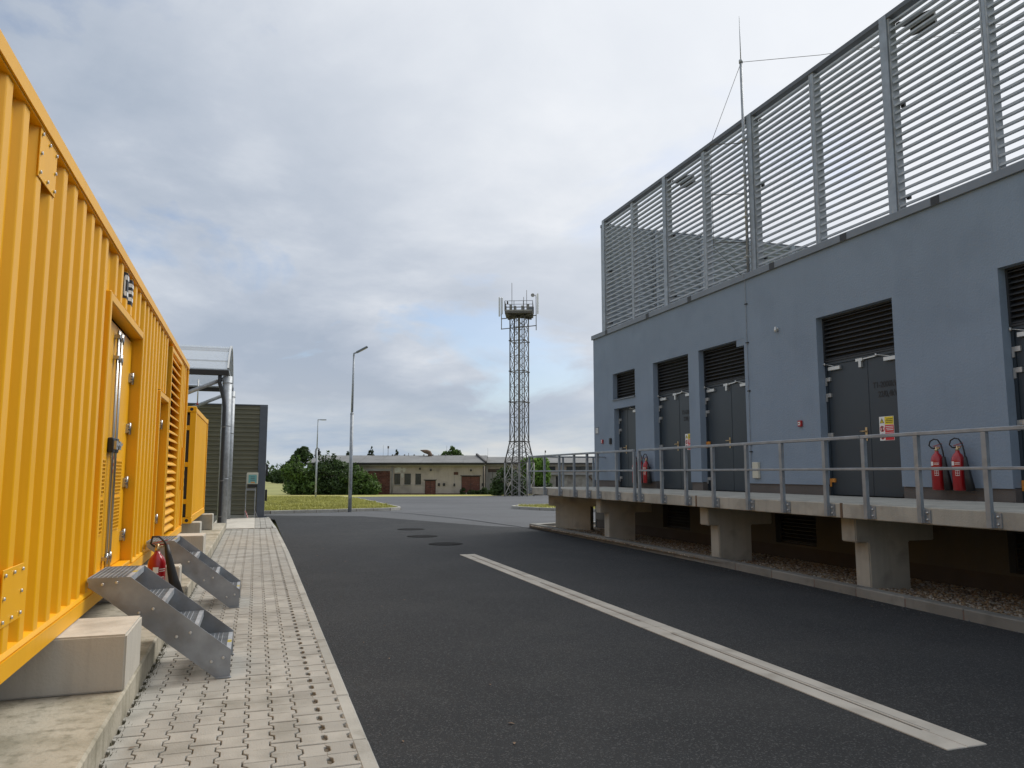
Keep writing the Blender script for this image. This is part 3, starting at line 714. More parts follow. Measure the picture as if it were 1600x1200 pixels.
part('roof', MB().box(WX + .3, BX1 - .1, BY0 + .1, BY1 - .1, 5.55, 5.62), M['dark_grille'], tb)
part('inner_core', MB().box(WX + WD + .25, WX + WD + .29, BY0 + .1, BY1 - .1, -.2, BZ1 - .3), M['black'], tb)
cap = MB().prism([(WX - .05, 5.83), (WX - .05, 5.965), (WX + .40, 5.985), (WX + .40, 5.83)], 'y', BY0, BY1 + .05)
part('parapet_cap', cap, M['flashing'], tb, bevel=.006)
part('parapet_cap', MB().box(WX + .401, BX1 + .05, BY1 - .35, BY1 + .05, 5.83, 5.97), M['flashing'], tb)
part('parapet_cap', MB().box(BX1 - .35, BX1 + .05, BY0, BY1 - .351, 5.83, 5.97), M['flashing'], tb)
for y in (20.9, 18.3, 16.15, 12.95, 10.9, 8.9, 7.2, 4.5): part('cap_joint', MB().box(WX - .054, WX - .05, y, y + .16, 5.832, 5.963), M['dark_grille'], tb)
sl_me = {}
def vent(y0, y1, z0, z1, parent, n, xo=WX + WD - .06, sub=True):
    v = part('louvre_vent', MB().box(xo + .10, xo + .11, y0, y1, z0, z1), M['black'], parent)
    fr_ = MB().box(xo, xo + .1, y0, y0 + .035, z0, z1); fr_.box(xo, xo + .1, y1 - .035, y1, z0, z1); fr_.box(xo, xo + .1, y0 + .035, y1 - .035, z0, z0 + .03); fr_.box(xo, xo + .1, y0 + .035, y1 - .035, z1 - .03, z1)
    part('vent_frame', fr_, M['dark_grille'], v)
    key = round(y1 - y0, 3)
    if key not in sl_me:
        sl_me[key] = MB().prism([(0, 0), (.008, 0), (.075, .05), (.075, .062), (.0, .012)], 'y', .036, y1 - y0 - .036).mesh('slat')
    for i in range(n):
        o = link('slat', sl_me[key], M['dark_grille'], v); o.matrix_basis = Matrix.Translation((xo + .005, y0, z0 + .04 + (z1 - z0 - .11) * i / (n - 1)))
    return v
def steel_door(y0, y1, ztop, kind, lettering=None, odd=()):
    x = WX + WD - .02; zd = 3.53 if kind == 'single' else 3.72
    fr_ = MB().box(x - .02, x + .08, y0, y0 + .05, DECK, zd); fr_.box(x - .02, x + .08, y1 - .05, y1, DECK, zd); fr_.box(x - .02, x + .08, y0 + .05, y1 - .05, zd - .05, zd)
    dr = part('door', fr_, M['door'], tb)
    split = (y0 + (y1 - y0) * (.45 if kind == 'double' else .64))
    part('door_leaf', MB().box(x, x + .06, y0 + .052, split - .003, DECK + .01, zd - .052), M['door'], dr, bevel=.004)
    part('door_leaf', MB().box(x, x + .06, split + .003, y1 - .052, DECK + .01, zd - .052), M['door'], dr, bevel=.004)
    part('astragal', MB().box(x - .006, x, split - .03, split + .004, DECK + .02, zd - .06), M['door'], dr)
    zh = [zd - .36, zd - .66, DECK + 1.08, DECK + .24]
    for i, z in enumerate(zh):
        m = M['orange'] if i in odd else M['bright_steel']
        for yy, sgn in ((y1 - .05, 1), (y0 + .05, -1)):
            mb = MB().box(x - .035, x - .002, yy - .09 * (sgn > 0) , yy + .09 * (sgn < 0), z, z + .07)
            mb.box(x - .04, x - .021, yy - .018 + .02 * sgn, yy + .018 + .02 * sgn, z - .08, z + .068); part('hinge', mb, m, dr)
    cl = [(y1 - .45, y1 - .12)] if kind == 'single' else [(y1 - .42, y1 - .12), (y0 + .10, y0 + .38)]
    if kind == 'single': cl = [(y0 + .06, y0 + .40)]
    for a, b in cl:
        c = part('door_closer', MB().box(x - .06, x - .001, a, b, zd - .17, zd - .10), M['bright_steel'], dr, bevel=.006)
        e = b + .12 if a > (y0 + y1) / 2 else b + .17
        part('closer_arm', MB().bar((x - .05, (a + b) / 2, zd - .095), (x - .045, min(e, y1 - .02), zd - .03), .02, .008).tube([(x - .045, min(e, y1 - .02), zd - .06), (x - .045, min(e, y1 - .02), zd - .01)], .018, 8), M['bright_steel'], c)
    if kind == 'double':
        mb = MB().box(x - .05, x - .001, split + .04, split + .20, zd - .09, zd - .04); mb.box(x - .05, x - .001, split + .07, split + .13, zd - .2, zd - .091)
        mb.bar((x - .03, split + .04, zd - .06), (x - .03, split - .28, zd - .045), .022, .02)
        part('door_selector', mb, M['bright_steel'], dr)
    mb = MB().box(x - .012, x - .0065, split + .045, split + .095, DECK + .97, DECK + 1.21); part('handle_plate', mb, M['brass'], dr, bevel=.004)
    hp = MB().tube([(x - .012, split + .07, DECK + 1.14), (x - .05, split + .07, DECK + 1.14)], .012, 8); hp.lathe([(.0, .0), (.028, .006), (.03, .02), (.0, .04)], (0, 0, 0), 12) if False else None
    hp.tube([(x - .05, split + .07, DECK + 1.14), (x - .05, split + .17, DECK + 1.14)], .012, 8)
    part('door_handle', hp, M['brass'], dr)
    part('door_stop', MB().box(x - .05, x - .001, y0 + .06, y0 + .13, DECK + .012, DECK + .06), M['black'], dr)
    if lettering:
        for k, ln in enumerate(lettering):
            me = text_mesh(ln, .145, .0015, 'CENTER', .82, .003)
            me.transform(Matrix.Translation((x - .003, y0 + (split - y0) * .47 - k * .015, 3.16 - k * .165)) @ FACE_W)
            part('door_lettering', me, M['black'], dr)
    if kind == 'double': vent(y0, y1, zd + .002, ztop, tb, 10)
steel_door(*DOORS[0]); vent(19.27, 20.68, 3.80, 4.57, tb, 9)
part('window_sill', MB().box(WX - .04, WX + WD - .06, 19.25, 20.70, 3.775, 3.80), M['flashing'], tb)
steel_door(*DOORS[1], lettering=('T2-630kVA', '22/0,4kV'))
steel_door(*DOORS[2], odd=(2,))
steel_door(*DOORS[3], lettering=('T1-2000kVA', '22/0,4kV'), odd=(3,))
steel_door(*DOORS[4], odd=(3,)); steel_door(*DOORS[5])
for a, b, c, d in LOW: vent(a, b, c, d, tb, 9, WX + .12)
part('lintel_step', MB().box(WX + .004, WX + .1, 14.141, 14.42, 4.42, 4.57), M['plaster'], tb)

# things fixed to the wall
def alarm(y, z, lab):
    t = thing('call_point', lab, 'fire alarm', (WX, y, z), 0, 'red fire alarm call points')
    part('housing', MB().box(WX - .05, WX - .001, y - .05, y + .05, z - .06, z + .06), M['red'], t, bevel=.008)
    part('button_plate', MB().box(WX - .054, WX - .0505, y - .028, y + .028, z - .032, z + .032), M['white'], t)
    part('button', MB().tube([(WX - .054, y, z), (WX - .06, y, z)], .014, 10), M['red'], t)
alarm(12.39, 2.6, 'red fire alarm call point on blue-grey wall left of the 2000 kVA door')
alarm(21.42, 2.6, 'red fire alarm call point on blue-grey wall near the building corner')
t = thing('card_reader', 'small black box beside the narrow door near the building corner', 'reader', (WX, 20.86, 2.6))
part('housing', MB().box(WX - .05, WX - .001, 20.80, 20.91, 2.5, 2.68), M['black'], t, bevel=.008); part('keypad', MB().box(WX - .054, WX - .0505, 20.83, 20.88, 2.54, 2.64), M['dark_grille'], t)
t = thing('number_plate', 'small pale grey plate on the wall at the building corner', 'plate', (WX, 21.83, 2.95))
part('plate', MB().box(WX - .012, WX - .001, 21.7, 21.96, 2.84, 3.06), M['flashing'], t)
for i in range(4): part('plate_line', MB().box(WX - .0135, WX - .0122, 21.74, 21.92, 2.88 + i * .04, 2.9 + i * .04), M['white'], t)
t = thing('wall_lamp', 'small silver fitting on the upper wall left of the 2000 kVA door', 'wall lamp', (WX, 12.98, 4.56))
part('base', MB().tube([(WX - .02, 12.98, 4.56), (WX - .001, 12.98, 4.56)], .04, 12), M['bright_steel'], t)
part('head', MB().lathe([(.0, -.07), (.028, -.06), (.03, .0), (.018, .05)], (WX - .055, 12.98, 4.56), 12), M['bright_steel'], t)
part('bracket', MB().bar((WX - .05, 12.98, 4.57), (WX - .018, 12.98, 4.57), .016), M['bright_steel'], t)
for z, nm, lab in ((1.80, 'junction_box', 'upper cream junction box on the wall behind the railing'), (1.62, 'junction_box', 'lower cream junction box on the wall behind the railing')):
    t = thing(nm, lab, 'junction box', (WX, 13.82, z), 0, 'cream boxes under the lightning conductor')
    part('box', MB().box(WX - .06, WX - .001, 13.72, 13.92, z - .08, z + .075), M['cream'], t, bevel=.006)
    for yy in (13.74, 13.9): part('screw', MB().tube([(WX - .06, yy, z + .055), (WX - .064, yy, z + .055)], .008, 6), M['bright_steel'], t)
t = thing('lightning_conductor', 'thin vertical conductor wire clipped to the blue-grey wall', 'wire', (WX, 14.0, 1.9))
part('wire', MB().tube([(WX - .02, 14.0, 1.75), (WX - .02, 14.0, 5.80), (WX - .07, 14.0, 5.9), (WX - .07, 14.0, 5.99)], .0055, 6), M['steel'], t)
for z in (2.1, 2.25, 3.4, 4.45, 5.3): part('clip', MB().box(WX - .03, WX - .001, 13.96, 14.04, z - .012, z + .012), M['black'], t)
def wsign(y0, y1, z0, z1, x, lab):
    t = thing('warning_sign', lab, 'warning sign', (x, (y0 + y1) / 2, z0), 0, 'yellow and red warning signs on the doors')
    part('sign_board', MB().box(x - .004, x - .0005, y0, y1, z0, z1), M['white'], t)
    h = z1 - z0; w = y1 - y0; ys = y0 + w * .62; xx = x - .0055
    part('warning_panel', MB().box(xx, x - .0042, y0 + .006, ys, z0 + h * .66, z1 - .006), M['sign_yellow'], t)
    part('prohibition_panel', MB().box(xx, x - .0042, y0 + .006, ys, z0 + h * .33 + .004, z0 + h * .64), M['sign_red'], t)
    part('prohibition_panel', MB().box(xx, x - .0042, y0 + .006, ys, z0 + .006, z0 + h * .33 - .004), M['sign_red'], t)
    for k, (za, mm) in enumerate(((.80, 'black'), (.73, 'black'), (.87, 'black'), (.56, 'white'), (.49, 'white'), (.42, 'white'), (.24, 'white'), (.16, 'white'))):
        part('print_line', MB().box(xx - .001, xx - .0001, y0 + .02, ys - .015 - .01 * (k % 3), z0 + h * za, z0 + h * za + .011), M[mm], t)
    yc = (ys + y1) / 2; r = w * .16
    tri = MB().prism([(yc - r, z0 + h * .73), (yc + r, z0 + h * .73), (yc, z0 + h * .93)], 'x', xx, x - .0042); part('triangle_symbol', tri, M['black'], t)
    part('triangle_symbol', MB().prism([(yc - r * .68, z0 + h * .752), (yc + r * .68, z0 + h * .752), (yc, z0 + h * .89)], 'x', xx - .001, xx - .0001), M['sign_yellow'], t)
    part('flash_symbol', MB().prism([(yc - .012, z0 + h * .77), (yc + .016, z0 + h * .83), (yc, z0 + h * .83), (yc + .01, z0 + h * .87), (yc - .016, z0 + h * .81), (yc, z0 + h * .81)], 'x', xx - .002, xx - .0011), M['black'], t)
    for zc in (.49, .17):
        mb = MB(); n = 20
        vs = [(xx, yc + r * q * math.cos(2 * math.pi * i / n), z0 + h * zc + r * q * math.sin(2 * math.pi * i / n)) for q in (1, .72) for i in range(n)]
        mb.add(vs, [(i, (i + 1) % n, n + (i + 1) % n, n + i) for i in range(n)]); mb.bar((xx, yc + r * .6, z0 + h * zc + r * .6), (xx, yc - r * .6, z0 + h * zc - r * .6), .012, .001, (1, 0, 0))
        part('prohibition_ring', mb, M['sign_red'], t)
        part('pictogram', MB().box(xx - .0003, xx + .0008, yc - .014, yc + .014, z0 + h * zc - .045, z0 + h * zc + .045), M['black'], t)
wsign(10.28, 10.60, 2.20, 2.61, WX + WD - .02, 'yellow and red warning sign on the near dark door marked 2000 kVA')
wsign(16.62, 16.96, 2.22, 2.62, WX + WD - .02, 'yellow and red warning sign on the farther dark door with faint lettering')

# extinguishers standing on / hung over the deck
for y, lab in ((9.17, 'left one of the two large red extinguishers beside the 2000 kVA door'), (8.80, 'right one of the two large red extinguishers beside the 2000 kVA door')):
    extinguisher((WX - .13, y, DECK + .15), R(180), lab, 'pair of extinguishers on the near wall')
for y, lab in ((19.08, 'leftmost of three red extinguishers, half behind a railing post'), (18.76, 'middle of the three red extinguishers by the narrow door'), (18.46, 'rightmost of three red extinguishers by the narrow door')):
    extinguisher((WX - .13, y, DECK + .14), R(180), lab, 'three extinguishers on the far wall')

# ------------------------------------------------------------------ loading deck on T-shaped piers
EX, DY1 = 7.60, 21.3
dk = thing('loading_deck', 'raised concrete loading deck on T-shaped piers along the blue-grey building', 'deck', (8.8, 10, 0))
for y0, y1 in ((-3, 3.6), (3.62, 8.66), (8.69, 12.33), (12.36, 16.98), (17.0, DY1)):
    part('deck_slab', MB().box(EX, WX + .015, y0, y1, 1.04, DECK), M['concrete'], dk, bevel=.01)
for y in (8.675, 12.345): part('joint_strip', MB().box(EX - .006, EX + .01, y - .02, y + .02, 1.045, DECK + .002), M['rust'], dk)
part('joint_strip', MB().box(EX - .003, EX + .01, 16.985, 16.998, 1.045, DECK), M['dark_trim'], dk)
def pier(y, x0=7.86, x1=9.24, rot=None):
    mb = MB().prism([(x0, 1.038), (x1, 1.038), (x1, .70), (x1 - .46, .70), (x1 - .46, -.4), (x0 + .22, -.4), (x0 + .22, .70), (x0, .70)], 'y', y, y + .28)
    if rot:
        c = Vector(((x0 + x1) / 2, y + .14, 0)); mb.xf(Matrix.Translation(c + Vector((rot[1], rot[2], 0))) @ Matrix.Rotation(R(rot[0]), 4, 'Z') @ Matrix.Translation(-c))
    part('pier', mb, M['concrete'], dk, bevel=.015, seg=2)
for y in (4.4, 8.72, 12.38, 17.02): pier(y)  # the nearest pier stands out of view, added for the shadow it casts
pier(20.55, 8.0, 9.75, (-42, .02, .1))

ra = thing('railing', 'galvanised steel guard railing along the edge of the loading deck', 'railing', (EX, 10, DECK))
PX = EX - .045; RT_Z, RM_Z = 2.12, 1.70
posts = [21.24, 20.0, 18.9, 17.9, 17.1, 16.5, 15.5, 14.65, 14.43, 13.5, 12.6, 11.7, 10.72, 9.84, 8.9, 8.16, 7.30, 6.38, 5.4, 4.4, 3.4, 2.4]
post_me = MB().box(-.025, .025, -.03, .03, 1.06, RT_Z - .022).mesh('post')
plate_mb = MB().box(.0255, .042, -.11, .05, 1.06, 1.22); plate_mb.box(-.005, .0255, -.045, -.0305, 1.06, 1.22)
plate_me = plate_mb.mesh('base_plate')
bolt_me = MB().lathe([(.014, 0), (.014, .012), (.007, .014), (.007, .022)], (0, 0, 0), 6).xf(Matrix.Rotation(R(-90), 4, 'Y')).mesh('bolt')
rinv = WORLD[ra.name].inverted()
for y in posts:
    o = link('post', post_me, M['rail_steel'], ra); o.matrix_basis = rinv @ Matrix.Translation((PX, y, 0))
    p = link('base_plate', plate_me, M['rail_steel'], ra); p.matrix_basis = rinv @ Matrix.Translation((PX, y, 0))
    for z in (1.10, 1.18):
        b = link('bolt', bolt_me, M['bright_steel'], p); b.matrix_basis = Matrix.Translation((.025, -.075, z))
for z, w in ((RT_Z, .045), (RM_Z, .036)):
    for y0, y1 in ((2.4, 8.2), (8.21, 14.42), (14.66, DY1)) if z == RT_Z else ((2.4, 14.42), (14.66, DY1)):
        part('hand_rail' if z == RT_Z else 'mid_rail', MB().box(PX - .027, PX + .027, y0, y1, z - w / 2, z + w / 2), M['rail_steel'], ra, bevel=.006)
    part('hand_rail' if z == RT_Z else 'mid_rail', MB().box(PX + .028, WX - .01, DY1 - .06, DY1 - .012, z - w / 2, z + w / 2), M['rail_steel'], ra, bevel=.006)
for x in (8.62, 9.6): part('post', MB().box(x - .025, x + .025, DY1 - .06, DY1 - .012, DECK, RT_Z - .023), M['rail_steel'], ra)

# gravel strip under the deck
def gravel():
    import numpy as np
    sh = MB(); ny = 20
    for i in range(ny):
        y0, y1 = -3 + 25.3 * i / ny, -3 + 25.3 * (i + 1) / ny
        sh.add([(7.86, y0, .07), (WX + .1, y0, -.04), (WX + .1, y1, -.04), (7.86, y1, .07)], [(0, 1, 2, 3)])
    sh.add([(WX - .3, 22.3, -.06), (19, 22.3, -.06), (19, 22.9, .03), (WX - .3, 22.75, .03)], [(0, 1, 2, 3)])
    g = struct('gravel_bed', sh, M['grit'])
    bm = bmesh.new(); bmesh.ops.create_icosphere(bm, subdivisions=1, radius=1)
    tv = np.array([v.co[:] for v in bm.verts]); tf = np.array([[v.index for v in f.verts] for f in bm.faces]); bm.free()
    rg = np.random.default_rng(5); n = 40000
    y = rg.uniform(4.6, 22.2, n); x = 7.90 + (WX + .02 - 7.90) * rg.uniform(0, 1, n) ** 1.15
    z = .07 - .11 * (x - 7.86) / (WX + .1 - 7.86) + rg.uniform(-.004, .016, n)
    s = rg.uniform(.010, .023, n)[:, None] * np.stack([rg.uniform(.8, 1.4, n), rg.uniform(.8, 1.4, n), rg.uniform(.5, .9, n)], 1)
    a = rg.uniform(0, 6.283, n); ca, sa = np.cos(a), np.sin(a)
    v = tv[None] * s[:, None, :] * rg.uniform(.85, 1.15, (n, 12, 1))
    vx = v[..., 0] * ca[:, None] - v[..., 1] * sa[:, None] + x[:, None]; vy = v[..., 0] * sa[:, None] + v[..., 1] * ca[:, None] + y[:, None]; vz = v[..., 2] + z[:, None]
    V = np.stack([vx, vy, vz], -1).reshape(-1, 3); F = (tf[None] + (np.arange(n) * 12)[:, None, None]).reshape(-1, 3)
    me = bpy.data.meshes.new('pebbles'); me.vertices.add(len(V)); me.vertices.foreach_set('co', V.ravel())
    me.loops.add(F.size); me.loops.foreach_set('vertex_index', F.ravel()); me.polygons.add(len(F))
    me.polygons.foreach_set('loop_start', np.arange(0, F.size, 3)); me.update(calc_edges=True)
    at = me.color_attributes.new('stone', 'FLOAT_COLOR', 'POINT')
    pal = np.array([(.34, .27, .18), (.20, .145, .095), (.44, .40, .33), (.27, .19, .12), (.13, .10, .08), (.38, .35, .31), (.30, .22, .13)])
    c = pal[rg.integers(0, len(pal), n)] * rg.uniform(.75, 1.2, (n, 1)); c = np.concatenate([c, np.ones((n, 1))], 1)
    at.data.foreach_set('color', np.repeat(c, 12, 0).astype('f').ravel())
    o = bpy.data.objects.new('gravel', me); COL.objects.link(o); me.materials.append(M['pebble']); o['kind'] = 'stuff'
gravel()

# ------------------------------------------------------------------ louvred screens on the roof
SX, SZ0, SZ1 = 10.12, 6.02, 9.58
NSL = 25
def zblade(n0, n1, axis):
    """folded blade: outer lip, sloping web, inner lip (local x = inwards, local y = along)"""
    t = .007; q, rs = (.138, .012) if axis == 'x' else (.15, .075)
    pr = [(0, -.03), (t, -.03), (t, .0), (q, rs), (q, rs + .028), (q - t, rs + .028), (q - t, rs + .006), (0, .006)]
    return MB().prism(pr, 'y', n0, n1)
def screen(name, label, posts_, frame_of, facing):
    t = thing(name, label, 'louvre screen', (SX, 14 if facing == 'x' else BY1 - .2, SZ0 - .05), 0, 'galvanised louvre screens on the roof'); inv = WORLD[t.name].inverted()
    cache = {}
    for i, (p, wide) in enumerate(posts_):
        w = .16 if wide else .06
        part('post' if wide else 'mullion', frame_of(p - w / 2, p + w / 2, SZ0 - .05, SZ1 - .02, -.03 if wide else .0, .17 if wide else .20), M['rail_steel'], t, bevel=.004)
    for (a, wa), (b, wb) in zip(posts_, posts_[1:]):
        lo, hi = min(a, b), max(a, b)
        wl = (.16 if (wa if a < b else wb) else .06) / 2; wh = (.16 if (wb if a < b else wa) else .06) / 2
        lo += wl + .004; hi -= wh + .004
        part('panel_frame', frame_of(lo, lo + .028, SZ0 + .002, SZ1 - .10, .0, .19), M['steel'], t); part('panel_frame', frame_of(hi - .028, hi, SZ0 + .002, SZ1 - .10, .0, .15), M['steel'], t)
        part('panel_sill', frame_of(lo + .03, hi - .03, SZ0 + .002, SZ0 + .03, .01, .10), M['steel'], t)
        for z in (SZ0 + .22, SZ0 + 1.85, SZ1 - .25):
            if wa: part('clamp', frame_of(hi - .10, hi - .03, z, z + .08, .155, .20), M['black'], t)
        ln = round(hi - lo - .058, 3)
        if ln not in cache: cache[ln] = zblade(0, ln, facing).mesh('slat')
        for k in range(NSL):
            z = SZ0 + .10 + (SZ1 - .28 - SZ0) * k / (NSL - 1)
            o = link('slat', cache[ln], M['blade'], t)
            o.matrix_basis = inv @ (Matrix.Translation((SX + .012, lo + .029, z)) if facing == 'x' else Matrix.Translation((hi - .029, BY1 - .115, z)) @ Matrix.Rotation(R(90), 4, 'Z') @ Matrix.Diagonal((-1, 1, 1, 1)))
    a, b = posts_[0][0], posts_[-1][0]; lo, hi = min(a, b), max(a, b)
    part('top_rail', frame_of(lo - .1, hi + .08, SZ1 - .095, SZ1, -.02, .13), M['post_grey'], t, bevel=.006)
    return t
fx = lambda a, b, z0, z1, d0, d1: MB().box(SX + d0, SX + d1, a, b, z0, z1)
YE = BY1 - .12
scr = screen('roof_screen', 'long galvanised louvre screen along the roof edge above the steel doors', [(21.42, 1), (19.52, 0), (17.6, 1), (15.73, 0), (13.82, 1), (11.82, 0), (9.95, 1), (8.07, 0), (6.1, 1), (4.2, 0), (2.3, 1)], fx, 'x')
fy = lambda a, b, z0, z1, d0, d1: MB().box(a, b, YE - d1, YE - d0, z0, z1)
scr2 = screen('roof_screen', 'far end louvre screen on the roof, seen through the front louvres', [(10.35, 1), (12.15, 0), (13.95, 1), (15.75, 0), (17.55, 1), (18.6, 1)], fy, 'y')

t = thing('roof_cabinet', 'grey plant cabinet on the roof, partly seen behind the louvres', 'cabinet', (15.2, 15.2, 5.7))
part('body', MB().box(14.6, 15.8, 14.7, 15.9, 5.63, 7.85), M['cream'], t, bevel=.02); part('feet', MB().box(14.7, 15.7, 14.8, 15.8, 5.62, 5.629), M['dark_trim'], t)
part('lid', MB().box(14.55, 15.85, 14.65, 15.95, 7.851, 7.92), M['flashing'], t)
def flood(y, z, lab, s=1.0):
    t = thing('floodlight', lab, 'floodlight', (SX + .2, y, z), 0, 'floodlights on the roof screen')
    part('bracket', MB().bar((SX + .12, y, z), (SX + .38, y - .12, z), .04, .08), M['black'], t)
    h = MB().box(-.05, .05, -.16, .16, -.10, .10); h.xf(Matrix.Translation((SX + .42, y - .2, z - .02)) @ Matrix.Rotation(R(25), 4, 'Z') @ Matrix.Rotation(R(-25), 4, 'Y') @ Matrix.Diagonal((1.2, 1.25, 1.5, 1)))
    part('lamp_head', h, M['black'], t, bevel=.01)
    f = MB()
    for i in range(5): f.box(.05, .09, -.15 + i * .075, -.14 + i * .075, -.09, .09)
    f.xf(Matrix.Translation((SX + .42, y - .2, z - .02)) @ Matrix.Rotation(R(25), 4, 'Z') @ Matrix.Rotation(R(-25), 4, 'Y') @ Matrix.Diagonal((1.2, 1.25, 1.5, 1))); part('cooling_fins', f, M['black'], t)
flood(9.72, 9.32, 'black floodlight at the top of the near wide screen post')
flood(17.35, 9.33, 'black floodlight at the top of the farther screen post')
t = thing('lightning_mast', 'tall thin lightning rod fixed to a screen post, with stay wires', 'lightning rod', (SX - .06, 13.92, 6.0))
mx, my = SX - .075, 13.95
part('tube', MB().tube([(mx, my, 6.0), (mx, my, 10.85)], .032, 10), M['steel'], t)
part('rod', MB().tube([(mx, my, 10.85), (mx, my, 11.95)], [.012, .006], 8), M['steel'], t)
part('collar', MB().tube([(mx, my, 10.83), (mx, my, 10.9)], .045, 10), M['steel'], t)
for z in (6.35, 7.25, 8.2, 9.0): part('pipe_clamp', MB().box(mx - .05, SX - .031, my - .05, my + .05, z - .015, z + .015).tube([(mx - .055, my - .07, z), (mx - .055, my + .07, z)], .012, 6), M['bright_steel'], t)
part('stay_wire', MB().tube([(mx, my, 10.85), (11.2, 12.75, 10.58), (12.4, 11.8, 10.52), (15, 9.9, 10.68), (18, 7.8, 10.9)], .006, 5), M['dark_steel'], t)
part('standoff_wire', MB().tube([(mx, my, 10.83), (9.42, 14.3, 8.97), (9.42, 14.3, 6.6), (WX - .07, 14.05, 5.95)], .006, 5), M['dark_steel'], t)
for z in (8.95, 7.78, 6.68): part('standoff_arm', MB().tube([(mx, my, z), (9.40, 14.31, z + .02)], .010, 5), M['dark_steel'], t)

# ------------------------------------------------------------------ olive noise wall with steel frame post
ow = thing('olive_wall', 'olive green ribbed sheet wall with slate grey end post', 'wall', (-2, 30.2, 0))
WY = 30.2; WT = 4.16
nrib = 24
for i in range(nrib):
    z0 = .12 + i * (WT - .14) / nrib; h = (WT - .14) / nrib
    for xa, xb in ((-6.0, -1.02), (-1.0, .06)):
        part('ribbed_sheet', MB().prism([(WY + .04, z0), (WY - .012, z0 + .03), (WY - .012, z0 + h * .5), (WY + .04, z0 + h * .66), (WY + .04, z0 + h), (WY + .05, z0 + h), (WY + .05, z0)], 'x', xa, xb), M['olive'], ow)
part('back_sheet', MB().box(-6.0, .05, WY + .052, WY + .09, .1, WT - .02), M['olive'], ow)
part('base_beam', MB().box(-6.0, .05, WY - .03, WY + .12, -.1, .118), M['concrete'], ow)
part('top_trim', MB().box(-6.0, .34, WY - .02, WY + .12, WT - .018, WT + .03), M['post_grey'], ow, bevel=.01)
part('end_post', MB().box(.06, .34, WY - .06, WY + .16, .03, WT - .02), M['post_grey'], ow, bevel=.01)
part('foot_plate', MB().box(.0, .42, WY - .12, WY + .2, -.02, .03), M['post_grey'], ow)
for z in (1.55, .62): part('edge_box', MB().box(.345, .42, WY - .02, WY + .10, z, z + .42), M['black'], ow, bevel=.01)
part('return_sheet', MB().box(.08, .12, WY + .17, WY + 4.0, .05, WT - .02), M['olive'], ow)
cb = thing('control_box', 'small pale control box with blue-green panel on a steel stand before the olive wall', 'control box', (-.1, 29.7, .03))
for x in (-.32, .0): part('leg', MB().box(x - .015, x + .015, 29.72, 29.75, .036, 1.62), M['steel'], cb)
for x in (-.32, .0): part('foot', MB().bar((x, 29.735, .30), (x + .1, 29.55, .05), .02), M['red'] if x < -.1 else M['black'], cb)
bx = part('enclosure', MB().box(-.31, .08, 29.58, 29.715, 1.25, 1.66), M['cream'], cb, bevel=.015)
part('panel', MB().box(-.25, .03, 29.572, 29.5795, 1.29, 1.58), mat('teal_panel', (.16, .42, .42), .3), bx)
part('panel_strip', MB().box(-.17, -.03, 29.5795 - .01, 29.5715, 1.295, 1.335), M['orange'], bx)
for i in range(3): part('print_line', MB().box(-.18, -.03, 29.568, 29.5715, 1.38 + i * .06, 1.40 + i * .06), M['post_grey'], bx)
part('cable_bundle', MB().box(-.26, .06, 29.6, 29.7, 1.13, 1.249), M['black'], cb)
part('cross_plate', MB().box(-.33, .02, 29.70, 29.718, 1.02, 1.10), M['steel'], cb)

# ------------------------------------------------------------------ barrel canopy with clear sheets
cp = thing('barrel_canopy', 'clear barrel roof canopy on galvanised columns between the container and olive wall', 'canopy', (-3, 27, 0))
NA, FA, EZ, AZ = 24.75, 29.6, 4.80, 5.82
def arch(t):   # t 0..1 from the near eave to the far eave
    return (NA + (FA - NA) * t, EZ + (AZ - EZ) * math.sin(math.pi * t) ** .8)
XR, XL = -.92, -8.5
ts = [i / 18 for i in range(19)]
rx = [XR, -2.6, -4.3, -6.0, -7.7]
for a, b in zip(rx, rx[1:]):
    vs = []; fs = []
    for t_ in ts: y, z = arch(t_); vs += [(a - .03, y, z), (b + .03, y, z)]
    fs = [(2 * i, 2 * i + 1, 2 * i + 3, 2 * i + 2) for i in range(18)]
    part('roof_sheet', MB().add(vs, fs, True), M['clear'], cp)
for x in rx:
    pts = [(x, *arch(t_)) for t_ in ts]; mb = MB()
    for p, q in zip(pts, pts[1:]): mb.bar(p, q, .07, .05, (1, 0, 0))
    part('arch_rib', mb, M['bright_steel'], cp)
    tr = MB().bar((x, NA, EZ - .05), (x, FA, EZ - .05), .06)
    for i in range(1, 8):
        t0 = i / 8; y, z = arch(t0); tr.bar((x, y, EZ - .05), (x, y, z - .02), .025)
        y2, z2 = arch((i - 1) / 8); tr.bar((x, y, EZ - .05), (x, y2, z2 - .02), .02)
    part('truss', tr, M['steel'], cp)
for t_ in (.0, .25, .5, .75, 1.0):
    y, z = arch(t_); part('purlin', MB().bar((XR, y, z - .05), (XL, y, z - .05), .05), M['steel'], cp)
for y in (NA - .13, FA + .02): part('gutter', MB().box(XL, XR + .03, y, y + .13, EZ - .22, EZ - .06), M['black'], cp, bevel=.01)
for x in rx[:2]:
    for y in (NA + .05, FA - .3):
        if x != XR: y += .0
        part('column', MB().tube([(x, y, .02 if x > -1 else .2), (x, y, EZ - .23)], .14 if y < 26 else .115, 20), M['steel'], cp)
for y in (NA + .05, FA - .3):
    for z in (1.45, 3.05, 4.35): part('column_band', MB().tube([(XR, y, z), (XR, y, z + .03)], .147 if y < 26 else .122, 20), M['stair_steel'], cp)
    part('brace', MB().tube([(XR - .1, y, EZ - .30), (-2.55, y, EZ - 1.0)], .06, 12), M['steel'], cp)
